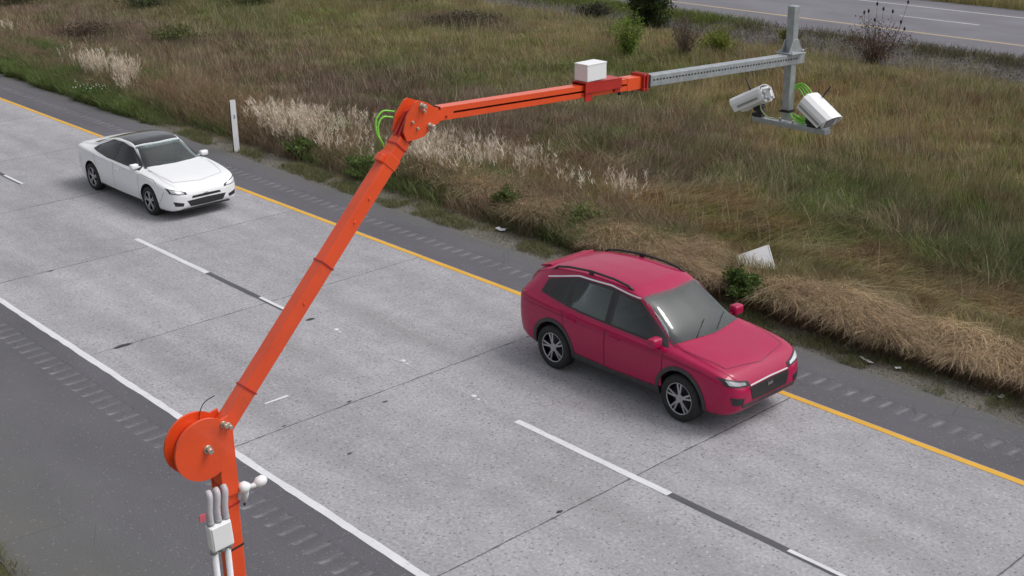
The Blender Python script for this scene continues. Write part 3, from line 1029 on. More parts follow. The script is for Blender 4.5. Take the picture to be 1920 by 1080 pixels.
def shrub(name, label, cat, x, y, w, h, col, nleaf=2500, size=0.05, stems=14, group=None, spread=1.0, bare=0.0, stem_col='bark', stem_r=0.012, shape=0.5):
    z = float(height(np.array([x]), np.array([y]))[0])
    root = empty(name, (x, y, z), label=label, category=cat)
    if group:
        root['group'] = group
    mb = MB()
    tips = []
    for k in range(stems):
        a = random.random() * 6.283
        rr = random.random() ** 0.6
        top = Vector((math.cos(a) * rr * w / 2 * spread, math.sin(a) * rr * w / 2 * spread, h * (1 - shape * rr ** 2) * random.uniform(0.75, 1.05)))
        pts = [Vector((math.cos(a) * 0.05, math.sin(a) * 0.05, -0.05))]
        for t in (0.35, 0.7, 1.0):
            j = Vector((random.uniform(-1, 1), random.uniform(-1, 1), 0)) * w * 0.04
            pts.append(Vector((top.x * t ** 1.3, top.y * t ** 1.3, top.z * t)) + j)
        mb.tube(pts, [stem_r, stem_r * 0.8, stem_r * 0.5, stem_r * 0.2], 5)
        for t in np.linspace(0.25, 1, 9):
            q = pts[1].lerp(pts[3], max(0, (t - 0.35) / 0.65)) if t > 0.35 else pts[0].lerp(pts[1], t / 0.35)
            tips.append(tuple(q))
            if bare > 0 and random.random() < bare:
                d = Vector((random.uniform(-1, 1), random.uniform(-1, 1), random.uniform(0.4, 1.4))).normalized() * random.uniform(0.15, 0.4)
                mb.tube([q, q + d * 0.6, q + d], [stem_r * 0.4, stem_r * 0.3, stem_r * 0.15], 4)
    mb.build('stem', M[stem_col], root)
    if nleaf:
        tips = np.array(tips)
        idx = rng.integers(0, len(tips), nleaf)
        P = tips[idx] + rng.normal(size=(nleaf, 3)) * np.array([w * 0.07, w * 0.07, h * 0.06])
        P[:, 2] = np.abs(P[:, 2])
        cl = 0.65 + 0.7 * fbm(P[:, 0] * 3 + x, P[:, 2] * 3 + P[:, 1], 0.8, 3, 3)
        c = jitter(np.ones((nleaf, 3)) * np.array(col) * cl[:, None], 0.3)
        leaves_mesh('foliage', P, size * np.ones(nleaf), c, root)
    return root


def conifer(name, label, x, y, w, h, col):
    z = float(height(np.array([x]), np.array([y]))[0])
    root = empty(name, (x, y, z), label=label, category='tree')
    mb = MB()
    mb.tube([(0, 0, -0.1), (0.02, 0, h * 0.5), (0.0, 0.03, h * 0.98)], [0.10, 0.06, 0.012], 8)
    pts, cl = [], []
    for k in range(190):
        t = random.random() ** 0.85
        zz = 0.05 + t * h * 0.95
        rad = w / 2 * (1 - t) ** 0.55 * random.uniform(0.72, 1.1)
        a = random.random() * 6.283
        e = Vector((math.cos(a) * rad, math.sin(a) * rad, zz + rad * 0.25))
        mb.tube([(0, 0, zz), (e.x * 0.5, e.y * 0.5, zz + rad * 0.05), e], [0.02, 0.012, 0.003], 4)
        shade = random.uniform(0.6, 1.4)
        m = 90
        s = rng.random(m) ** 0.7
        b = np.stack([e.x * s, e.y * s, zz + rad * 0.25 * s ** 2], 1) + rng.normal(size=(m, 3)) * 0.10
        pts.append(b); cl.append(np.ones(m) * shade)
    P = np.concatenate(pts); P[:, 2] = np.abs(P[:, 2])
    c = jitter(np.array(col) * np.concatenate(cl)[:, None], 0.3)
    mb.build('trunk', M['bark'], root)
    leaves_mesh('crown', P, 0.055 * np.ones(len(P)), c, root)
    return root


conifer('evergreen_tree', 'dark green bushy evergreen standing near the far road, cut off by the top edge', -35.6, 32.5, 2.1, 3.2, (0.045, 0.068, 0.024))
shrub('leafy_shrub', 'bright lime green upright shrub in front of the dark evergreen', 'shrub', -30.9, 26.0, 1.15, 1.9, (0.18, 0.26, 0.055), 2300, 0.045, 26, shape=0.35)
shrub('leafy_shrub', 'low yellow green shrub right of the bare brown bush, above the grey arm', 'shrub', -29.2, 29.2, 1.7, 1.1, (0.195, 0.225, 0.050), 1500, 0.055, 16)
shrub('leafy_shrub', 'small olive shrub on the stones between the grey post top and the yellow green shrub', 'shrub', -29.4, 33.6, 1.2, 0.6, (0.14, 0.15, 0.05), 700, 0.055, 10)
shrub('bare_bush', 'leafless grey brown bush between the lime shrub and the yellow green shrub', 'bush', -29.5, 27.5, 1.8, 1.7, (0.15, 0.105, 0.085), 700, 0.04, 60, bare=0.5, stem_col='bark', stem_r=0.010)
bb = shrub('bare_bush', 'large reddish brown leafless bush with dark seed heads before the far road', 'bush', -24.9, 32.6, 2.6, 1.75, (0.175, 0.100, 0.085), 1100, 0.045, 70, bare=0.5, stem_r=0.010, shape=0.45)
mb = MB()
for (dx, dy, hz) in ((-0.1, 0.1, 2.15), (0.35, -0.2, 2.05), (0.55, 0.1, 1.95), (-0.6, 0.1, 1.8), (1.0, 0.3, 2.3), (1.25, -0.2, 1.45), (0.1, -0.3, 1.65), (0.85, 0.2, 1.6), (-0.3, -0.1, 1.9)):
    mb.tube([(dx * 0.4, dy * 0.4, 0), (dx * 0.8, dy * 0.8, hz * 0.6), (dx, dy, hz)], [0.008, 0.007, 0.005], 5)
    mb.tube([(dx, dy, hz - 0.07), (dx, dy, hz - 0.03), (dx, dy, hz + 0.04), (dx, dy, hz + 0.08)], [0.01, 0.042, 0.036, 0.008], 7)
mb.build('seed_head', M['trim'], bb)
shrub('green_clump', 'dense dark green clump growing in the straw bank beside the red car', 'shrub', -13.45, 10.0, 0.95, 0.55, (0.085, 0.125, 0.040), 3200, 0.045, 18)
shrub('green_clump', 'dull green clump on the straw bank behind the red car roof', 'shrub', -18.3, 10.7, 1.3, 0.55, (0.14, 0.165, 0.065), 2000, 0.045, 14)
shrub('green_clump', 'small green clump at the end of the straw bank above the paper scrap', 'shrub', -20.3, 10.4, 0.7, 0.7, (0.13, 0.17, 0.06), 1200, 0.045, 12)
shrub('green_clump', 'green weed clump in front of the pale plumes, right of the white post', 'shrub', -27.9, 10.0, 1.0, 0.5, (0.13, 0.19, 0.06), 1800, 0.05, 14)
shrub('green_clump', 'green weed clump in front of the pale plumes, half hidden by the orange arm', 'shrub', -25.3, 10.15, 1.5, 0.5, (0.13, 0.18, 0.06), 2200, 0.05, 16)
fc = shrub('flower_clump', 'green clump with a few white flowers at the left shoulder edge', 'shrub', -39.3, 9.5, 1.3, 0.45, (0.10, 0.16, 0.045), 1200, 0.05, 12)
fp = rng.normal(size=(46, 3)) * np.array([.42, .22, .05]) + np.array([0, -.1, .38])
leaves_mesh('blossom', fp, 0.032 * np.ones(46), np.ones((46, 3)) * 0.85, fc)
brambles = [
    ('tangled olive bramble at the top left corner', -62.5, 16.6, 3.5, 1.4, (0.10, 0.11, 0.055)),
    ('dark green bramble spreading along the top edge, left of the other top edge brambles', -56, 20.2, 3.4, 1.3, (0.088, 0.105, 0.052)),
    ('wide bramble with yellow green leaves at the top edge', -53, 24.0, 3.6, 1.5, (0.085, 0.105, 0.045)),
    ('low green bramble in the weeds above the left plume patch', -46.5, 16.6, 2.8, 0.8, (0.125, 0.145, 0.055)),
    ('dark bramble at the top edge above the orange elbow', -50.0, 29.3, 2.6, 1.2, (0.060, 0.085, 0.032)),
    ('small bright green bramble at the top edge beside the dark bramble', -48.8, 30.3, 1.2, 0.8, (0.11, 0.17, 0.04)),
    ('purplish brown bramble in the olive field, left of the white box', -41.4, 27.0, 3.4, 0.7, (0.105, 0.085, 0.068)),
    ('grey green bramble on the top edge left of the evergreen', -43.4, 36.2, 1.5, 1.4, (0.085, 0.115, 0.05)),
    ('low dark bramble on the stones left of the evergreen', -39.8, 33.6, 1.8, 0.6, (0.075, 0.075, 0.055)),
    ('brown bramble in the weedy field left of the white post', -51.5, 15.0, 2.6, 0.8, (0.13, 0.10, 0.075)),
]
for lab, bx, by, bw, bh, bc in brambles:
    shrub('bramble', lab, 'bramble', bx, by, bw, bh, bc, 1700, 0.06, 30, 'brambles in the median', bare=0.25, shape=0.6)


# ---------------------------------------------------------------- cars
def pchip(xk, yk, x):
    xk, yk = np.asarray(xk, float), np.asarray(yk, float)
    h = np.diff(xk); d = np.diff(yk) / h
    m = np.zeros(len(xk))
    m[0], m[-1] = d[0], d[-1]
    for i in range(1, len(xk) - 1):
        if d[i - 1] * d[i] > 0:
            w1, w2 = 2 * h[i] + h[i - 1], h[i] + 2 * h[i - 1]
            m[i] = (w1 + w2) / (w1 / d[i - 1] + w2 / d[i])
    i = np.clip(np.searchsorted(xk, x) - 1, 0, len(h) - 1)
    t = (x - xk[i]) / h[i]
    return ((1 + 2 * t) * (1 - t) ** 2) * yk[i] + t * (1 - t) ** 2 * h[i] * m[i] + t * t * (3 - 2 * t) * yk[i + 1] + t * t * (t - 1) * h[i] * m[i + 1]


def catmull(P, sub):
    P = np.array(P, float)
    Q = np.vstack([2 * P[0] - P[1], P, 2 * P[-1] - P[-2]])
    out = []
    for i in range(1, len(Q) - 2):
        for k in range(sub):
            t = k / sub
            a, b, c, d = Q[i - 1], Q[i], Q[i + 1], Q[i + 2]
            out.append(0.5 * ((2 * b) + (c - a) * t + (2 * a - 5 * b + 4 * c - d) * t * t + (3 * b - a - 3 * c + d) * t ** 3))
    out.append(P[-1])
    return np.array(out)


class Car:
    def __init__(self, name, label, loc, st, paint, wheels, wr, cut_low, cut_high, cut_screen, z0):
        self.root = empty(name, loc, label=label, category='car')
        st = np.array(st, float)
        xs = np.unique(np.concatenate([np.linspace(st[0, 0], st[-1, 0], 110), np.linspace(st[0, 0], st[0, 0] + 0.2, 10), np.linspace(st[-1, 0] - 0.25, st[-1, 0], 14)]))
        rings = []
        for x in xs:
            zb, hw, zl, zt, wt = [float(pchip(st[:, 0], st[:, k], x)) for k in range(1, 6)]
            e = min(0.10, 0.5 * (zt - zl))
            p = [(0, zb), (.75 * hw, zb), (.93 * hw, zb + .03), (.985 * hw, zb + .3 * (zl - zb)), (hw, zb + .55 * (zl - zb)), (.992 * hw, zl - .2 * (zl - zb)),
                 (.972 * hw, zl - .05 * (zl - zb)), (.935 * hw, zl + .01)]
            mx, mz = .93 * hw * .5 + wt * .5 + 0.012, (zl + zt - e) / 2 + 0.005
            p += [(mx, mz), (wt, zt - e), (wt * .92, zt - e * .42), (wt * .6, zt - e * .12), (0, zt)]
            h = catmull(p, 5)
            full = np.vstack([h, np.stack([-h[::-1][1:-1, 0], h[::-1][1:-1, 1]], 1)])
            rings.append(np.column_stack([np.full(len(full), x), full]))
        rings = np.array(rings)
        nx, nr = rings.shape[:2]
        V = rings.reshape(-1, 3)
        F = []
        for i in range(nx - 1):
            for j in range(nr):
                F.append((i * nr + j, i * nr + (j + 1) % nr, (i + 1) * nr + (j + 1) % nr, (i + 1) * nr + j))
        F.append(tuple(range(nr))[::-1])
        F.append(tuple((nx - 1) * nr + j for j in range(nr)))
        me = bpy.data.meshes.new('shell')
        me.from_pydata([tuple(v) for v in V], [], F)
        bm = bmesh.new(); bm.from_mesh(me)
        bmesh.ops.recalc_face_normals(bm, faces=bm.faces)
        bm.to_mesh(me)
        self.bvh = BVHTree.FromBMesh(bm)
        bm.free()
        shell = bpy.data.objects.new('shell', me)
        COL.objects.link(shell)
        mb = MB()
        hwm = st[:, 2].max()
        self.hw = hwm
        self.wheels, self.wr = wheels, wr
        for wx in wheels:
            for s in (1, -1):
                mb.cyl((wx, s * (hwm + .2), wr + .015), (wx, s * (hwm - .33), wr + .015), wr + .055, 40)
        cut = mb.build('cutter', M['trim'])
        md = shell.modifiers.new('b', 'BOOLEAN')
        md.operation = 'DIFFERENCE'; md.object = cut; md.solver = 'EXACT'
        dg = bpy.context.evaluated_depsgraph_get()
        cuts = [cut]
        mb = MB()
        mb.prism(cut_low + cut_high[::-1], (0, 1, 0), (0, 0, 0), (1, 0, 0), (0, 0, 1), 3.0)
        cuts.append(mb.build('cutter', M['trim']))
        mb = MB()
        mb.prism(cut_screen, (0, 0, 1), (0, 0, z0 + 1.0), (1, 0, 0), (0, 1, 0), 2.0)
        cuts.append(mb.build('cutter', M['trim']))
        for cc in cuts[1:]:
            md = shell.modifiers.new('b', 'BOOLEAN')
            md.operation = 'DIFFERENCE'; md.object = cc; md.solver = 'EXACT'
        dg = bpy.context.evaluated_depsgraph_get()
        body_me = bpy.data.meshes.new_from_object(shell.evaluated_get(dg))
        body_me.name = 'body'
        bpy.data.objects.remove(shell)
        for cc in cuts:
            bpy.data.objects.remove(cc)
        body_me.materials.clear()
        body_me.materials.append(paint); body_me.materials.append(M['trim'])
        for pl in body_me.polygons:
            c = pl.center
            dark = c.z < st[:, 1].min() + .02
            q = self.bvh.find_nearest(c)
            if q[0] is not None and (q[3] > .012 or abs(q[1].dot(pl.normal)) < .5):
                dark = True
            for wx in wheels:
                d = math.hypot(c.x - wx, c.z - wr - .015)
                if d < wr + .052 and abs(c.y) < hwm - .325:
                    dark = True
                if abs(d - wr - .055) < 0.012 and abs(pl.normal.y) < 0.3:
                    dark = True
            pl.material_index = 1 if dark else 0
            pl.use_smooth = True
        body_me.update()
        if hasattr(body_me, 'set_sharp_from_angle'):
            body_me.set_sharp_from_angle(angle=R(38))
        self.body = bpy.data.objects.new('body', body_me)
        link(self.body, self.root)
        for wx in wheels:
            for s in (1, -1):
                self.wheel(wx, s)

    def wheel(self, wx, s):
        wr = self.wr
        yo = s * (self.hw - 0.015)
        w = empty('wheel', (wx, yo, wr))
        w.parent = self.root
        n = 40
        prof = [(wr * .66, -.0), (wr * .70, .012), (wr * .88, .018), (wr * .965, .0), (wr, -.035), (wr, -.175), (wr * .96, -.205), (wr * .7, -.215), (wr * .62, -.2)]
        V, F = [], []
        for k in range(n):
            a = k / n * 2 * math.pi
            for r, yy in prof:
                V.append((math.cos(a) * r, s * yy, math.sin(a) * r))
        m = len(prof)
        for k in range(n):
            for j in range(m - 1):
                F.append((k * m + j, ((k + 1) % n) * m + j, ((k + 1) % n) * m + j + 1, k * m + j + 1))
        raw_mesh('tyre', V, F, M['tyre'], w, smooth=True)
        mb = MB()
        # rim: barrel, lip, five split spokes, hub and a dark brake disc behind
        lip = [(math.cos(a) * wr * .665, s * -.006, math.sin(a) * wr * .665) for a in np.linspace(0, 2 * math.pi, 41)]
        mb.tube(lip, 0.013, 6, False)
        ph = random.random()
        for k in range(5):
            for da in (-.16, .16):
                a = ph + k * 2 * math.pi / 5
                p0 = Vector((math.cos(a + da * .5) * wr * .14, s * -.02, math.sin(a + da * .5) * wr * .14))
                p1 = Vector((math.cos(a + da) * wr * .66, s * -.018, math.sin(a + da) * wr * .66))
                d = (p1 - p0); L = d.length; d.normalize()
                yv = Vector((0, 1, 0)); u = yv.cross(d)
                rot = Matrix((d, u, yv)).transposed()
                mb.box((p0 + p1) / 2, (L, .032, .03), rot, 0.006)
        mb.cyl((0, s * -.04, 0), (0, s * -.004, 0), wr * .18, 20)
        mb.cyl((0, s * -.10, 0), (0, s * -.09, 0), wr * .55, 28, 1)
        mb.cyl((0, s * -.19, 0), (0, s * -.13, 0), wr * .67, 28, 1)
        mb.build('rim', [M['alloy'], M['trim']], w)

    def frame(self, s, dl, dh, wl, wh):
        self.side('window_trim', s, dl, wl, M['trim'], .003, 24, 2)
        self.side('window_trim', s, wh, dh, M['trim'], .003, 24, 2)
        self.side('window_trim', s, [dl[0], wl[0]], [dh[0], wh[0]], M['trim'], .0034, 3, 10)
        self.side('window_trim', s, [wl[-1], dl[-1]], [wh[-1], dh[-1]], M['trim'], .0034, 3, 8)

    def seats(self, xf, xr, zf, top, wheel_x):
        def seat(x, y, w, h, hz):
            mb = MB().box((x, y, zf + h / 2 - .12), (.16, w, h + .2), Matrix.Rotation(R(-10), 3, 'Y'), .05)
            o = mb.build('seat', M['seat'], self.root)
            for yy in ([y] if w < .8 else [y - .36, y + .36]):
                MB().box((x - .05, yy, zf + h + .075), (.09, .25, .17), Matrix.Rotation(R(-8), 3, 'Y'), .035).build('headrest', M['seat'], o)
            for f in o.data.polygons:
                f.use_smooth = True
        seat(xf, .37, .48, top, 0); seat(xf, -.37, .48, top, 0); seat(xr, 0, 1.2, top * .8, 0)
        ring = [(wheel_x + math.sin(a) * .19 * .42, .37 + math.cos(a) * .19, zf + .08 + math.sin(a) * .19 * .9) for a in np.linspace(0, 2 * math.pi, 25)]
        mb = MB().tube(ring, .016, 6, False)
        mb.box((wheel_x, .37, zf + .08), (.04, .34, .05), None, .01)
        mb.build('steering_wheel', M['trim'], self.root)

    def hit(self, o, d):
        p, nrm, _, _ = self.bvh.ray_cast(Vector(o), Vector(d), 10)
        if p is None:
            p, nrm, _, _ = self.bvh.find_nearest(Vector(o) + Vector(d) * max(0, (abs(Vector(o).y) - self.hw * 0.9)))
        return p, nrm

    def patch(self, name, fn, nu, nv, mat, off=0.004, parent=None, depth=0.012):
        top, bot = [], []
        for i in range(nu + 1):
            for j in range(nv + 1):
                o, d = fn(i / nu, j / nv)
                p, nrm = self.hit(o, d)
                if nrm.dot(Vector(d)) > 0:
                    nrm = -nrm
                top.append(p + nrm * off); bot.append(p - nrm * depth)
        N = len(top); m = nv + 1
        F = []
        for i in range(nu):
            for j in range(nv):
                a = (i * m + j, (i + 1) * m + j, (i + 1) * m + j + 1, i * m + j + 1)
                F.append(a); F.append(tuple(k + N for k in a[::-1]))
        ring = [i * m for i in range(nu + 1)] + [nu * m + j for j in range(1, m)] + [i * m + nv for i in range(nu - 1, -1, -1)] + [j for j in range(nv - 1, 0, -1)]
        for a, b in zip(ring, ring[1:] + ring[:1]):
            F.append((a, b, b + N, a + N))
        ob = raw_mesh(name, top + bot, F, mat, parent or self.root, smooth=True)
        bm = bmesh.new(); bm.from_mesh(ob.data)
        bmesh.ops.remove_doubles(bm, verts=bm.verts, dist=1e-5)
        bmesh.ops.recalc_face_normals(bm, faces=bm.faces)
        bm.to_mesh(ob.data); bm.free()
        ob.data.set_sharp_from_angle(angle=R(40))
        return ob

    @staticmethod
    def along(pts, u):
        pts = np.array(pts, float)
        L = np.concatenate([[0], np.cumsum(np.linalg.norm(np.diff(pts, axis=0), axis=1))])
        return np.array([np.interp(u * L[-1], L, pts[:, k]) for k in range(pts.shape[1])])

    def side(self, name, s, low, high, mat, off=0.004, nu=20, nv=8, parent=None):
        def fn(u, v):
            a = self.along(low, u) * (1 - v) + self.along(high, u) * v
            return (a[0], s * 2.0, a[1]), (0, -s, 0)
        return self.patch(name, fn, nu, nv, mat, off, parent)

    def top(self, name, a, b, mat, off=0.004, nu=16, nv=12, parent=None):
        """rows of (x, y) seen from above, from polyline a to polyline b"""
        def fn(u, v):
            q = self.along(a, u) * (1 - v) + self.along(b, u) * v
            return (q[0], q[1], 3.0), (0, 0, -1)
        return self.patch(name, fn, nu, nv, mat, off, parent)

    def front(self, name, a, b, mat, off=0.004, nu=16, nv=6, d=1, parent=None):
        """rows of (y, z) seen from ahead (d=1) or behind (d=-1)"""
        def fn(u, v):
            q = self.along(a, u) * (1 - v) + self.along(b, u) * v
            return (d * 4.0, q[0], q[1]), (-d, 0, 0)
        return self.patch(name, fn, nu, nv, mat, off, parent)

    def ribbon(self, mb, rays, w=0.007, off=0.002):
        P = [self.hit(o, d) for o, d in rays]
        prev = None
        for i, (p, nrm) in enumerate(P):
            t = (P[min(i + 1, len(P) - 1)][0] - P[max(i - 1, 0)][0])
            if t.length < 1e-6:
                continue
            c = nrm.cross(t.normalized()) * w / 2
            a, b = mb.bm.verts.new(p + nrm * off - c), mb.bm.verts.new(p + nrm * off + c)
            if prev:
                mb.bm.faces.new((prev[0], a, b, prev[1]))
            prev = (a, b)

    def side_line(self, mb, s, pts, w=0.007, n=24, off=0.002):
        self.ribbon(mb, [((q[0], s * 2, q[1]), (0, -s, 0)) for q in (self.along(pts, k / n) for k in range(n + 1))], w, off)

    def top_line(self, mb, pts, w=0.007, n=24, off=0.002):
        self.ribbon(mb, [((q[0], q[1], 3), (0, 0, -1)) for q in (self.along(pts, k / n) for k in range(n + 1))], w, off)

    def mirror(self, s, x, z, mat, size=(0.13, 0.19, 0.12)):
        p, _ = self.hit((x, s * 2, z), (0, -s, 0))
        mb = MB()
        mb.box((x + .01, p.y + s * (size[1] / 2 + .05), z + .03), size, None, 0.035)
        mb.box((x, p.y + s * .03, z - .01), (.05, .09, .035), None, 0.008)
        m = mb.build('wing_mirror', mat, self.root)
        for f in m.data.polygons:
            f.use_smooth = True
        g = MB().box((x + .01 - size[0] / 2 - .002, p.y + s * (size[1] / 2 + .05), z + .03), (.006, size[1] * .78, size[2] * .72), None, 0.002)
        g.build('mirror_glass', M['glass'], m)

    def handle(self, s, x, z, mat):
        p, nrm = self.hit((x, s * 2, z), (0, -s, 0))
        mb = MB().box((x, p.y + s * .022, z), (.20, .018, .024), None, 0.006)
        mb.box((x + .085, p.y + s * .008, z), (.02, .03, .02)).box((x - .085, p.y + s * .008, z), (.02, .03, .02))
        mb.build('door_handle', mat, self.root)


def sedan():
    st = [(-2.36, .42, .60, .78, .84, .48), (-2.33, .36, .74, .90, .97, .60), (-2.22, .28, .85, .97, 1.05, .70), (-1.95, .22, .90, .985, 1.085, .71), (-1.72, .2, .915, .98, 1.11, .68),
          (-1.0, .19, .925, .96, 1.34, .60), (-.4, .18, .925, .945, 1.435, .60), (.05, .18, .925, .935, 1.43, .60), (.3, .18, .925, .925, 1.37, .60), (1.05, .18, .925, .905, 1.005, .70),
          (1.3, .18, .925, .885, .965, .74), (1.85, .19, .91, .81, .875, .74), (2.12, .2, .86, .745, .80, .68), (2.26, .23, .78, .67, .72, .60), (2.33, .28, .67, .59, .63, .5), (2.36, .34, .5, .53, .56, .4)]
    c = Car('sedan', 'white saloon car with a dark roof in the lane beside the yellow line', (-27.72, 5.66, 0), st, M['car_white'], (1.43, -1.40), .335,
            [(.78, .968), (.4, .976), (-.2, .986), (-.7, 1.0), (-1.15, 1.037)], [(.235, 1.283), (0, 1.322), (-.2, 1.332), (-.6, 1.312), (-1.12, 1.145)],
            [(.33, -.535), (.38, -.3), (.385, 0), (.38, .3), (.33, .535), (.975, .695), (1.05, .4), (1.08, 0), (1.05, -.4), (.975, -.695)], .915)
    c.seats(-.12, -.95, .93, .20, .52)
    for s in (-1, 1):
        c.frame(s, [(.93, .935), (.4, .95), (-.6, .965), (-1.42, 1.03)], [(.26, 1.315), (-.2, 1.365), (-.7, 1.34), (-1.36, 1.10)],
                [(.80, .966), (.4, .974), (-.7, .998), (-1.18, 1.036)], [(.23, 1.288), (-.2, 1.336), (-.6, 1.316), (-1.13, 1.148)])
        c.side('pillar', s, [(-.19, .97), (-.29, .97)], [(-.19, 1.35), (-.29, 1.35)], M['trim'], .005, 4, 10)
        c.side('side_window', s, [(.82, .955), (.4, .965), (-.2, .975)], [(.22, 1.30), (0, 1.335), (-.2, 1.345)], M['win_glass'], .006)
        c.side('side_window', s, [(-.28, .975), (-.7, .99), (-1.2, 1.03)], [(-.28, 1.345), (-.6, 1.325), (-1.14, 1.15)], M['win_glass'], .006)
        c.side('door', s, [(.98, .30), (.4, .275), (-.22, .27)], [(.98, .86), (.4, .895), (-.22, .915)], M['car_white'], .003)
        c.side('door', s, [(-.24, .27), (-.7, .275), (-.98, .42)], [(-.24, .915), (-.7, .925), (-1.20, .935)], M['car_white'], .003)
        c.side('sill', s, [(1.0, .195), (0, .19), (-.98, .205)], [(1.0, .275), (0, .255), (-.98, .275)], M['trim'], .006)
        c.handle(s, .0, .80, M['car_white']); c.handle(s, -.95, .82, M['car_white'])
        c.mirror(s, .78, .985, M['car_white'])
        c.front('headlight', [(s * .46, .585), (s * .65, .605), (s * .81, .64)], [(s * .48, .64), (s * .65, .69), (s * .84, .755)], M['trim'], .005)
        c.front('headlamp_reflector', [(s * .52, .60), (s * .65, .62), (s * .78, .65)], [(s * .53, .64), (s * .65, .675), (s * .80, .73)], M['lamp'], .008)
        c.front('fog_lamp', [(s * .57, .33), (s * .74, .35)], [(s * .55, .40), (s * .77, .46)], M['trim'], .004)
        c.front('tail_light', [(s * .48, .82), (s * .80, .84)], [(s * .48, .90), (s * .82, .93)], M['taillamp'], .005, d=-1)
    c.top('windscreen', [(.30, -.56), (.36, 0), (.30, .56)], [(.99, -.72), (1.10, 0), (.99, .72)], M['wind_glass'], .005)
    c.top('roof_panel', [(-.92, -.52), (-.95, 0), (-.92, .52)], [(.26, -.535), (.32, 0), (.26, .535)], M['roofglass'], .004)
    c.top('rear_window', [(-1.74, -.60), (-1.78, 0), (-1.74, .60)], [(-.98, -.52), (-1.0, 0), (-.98, .52)], M['glass'], .004)
    c.top('bonnet', [(1.08, -.70), (1.16, 0), (1.08, .70)], [(2.02, -.60), (2.14, 0), (2.02, .60)], M['car_white'], .003)
    c.front('grille', [(-.40, .30), (0, .29), (.40, .30)], [(-.48, .44), (0, .45), (.48, .44)], M['trim'], .005)
    c.front('intake', [(-.36, .485), (0, .48), (.36, .485)], [(-.34, .535), (0, .54), (.34, .535)], M['trim'], .005)
    c.front('badge', [(-.05, .55), (.05, .55)], [(-.05, .58), (.05, .58)], M['chrome'], .006, 4, 3)
    mb = MB()
    mb.box((2.28, 0, .235), (.12, 1.15, .02), None, .006)
    mb.build('front_splitter', M['trim'], c.root)
    for pts in ([(1.10, -.71), (1.6, -.69), (2.02, -.61), (2.14, 0)], [(1.10, .71), (1.6, .69), (2.02, .61), (2.14, 0)]):
        g = MB()
        c.top_line(g, pts, .006, 30, .0035)
        g.build('gap_crease_line', M['trim'], c.root)
    for s in (-1, 1):
        for pts in ([(.985, .29), (.99, .6), (.985, .88)], [(-.23, .28), (-.23, .6), (-.23, .92)], [(-.98, .42), (-1.1, .62), (-1.205, .93)], [(1.78, .80), (1.62, .86), (1.05, .895)], [(1.86, .36), (2.0, .52), (2.06, .66)], [(-1.82, .38), (-1.98, .62), (-2.0, .8)]):
            g = MB()
            c.side_line(g, s, pts, .007, 24, .004)
            g.build('gap_crease_line', M['trim'], c.root)
    return c


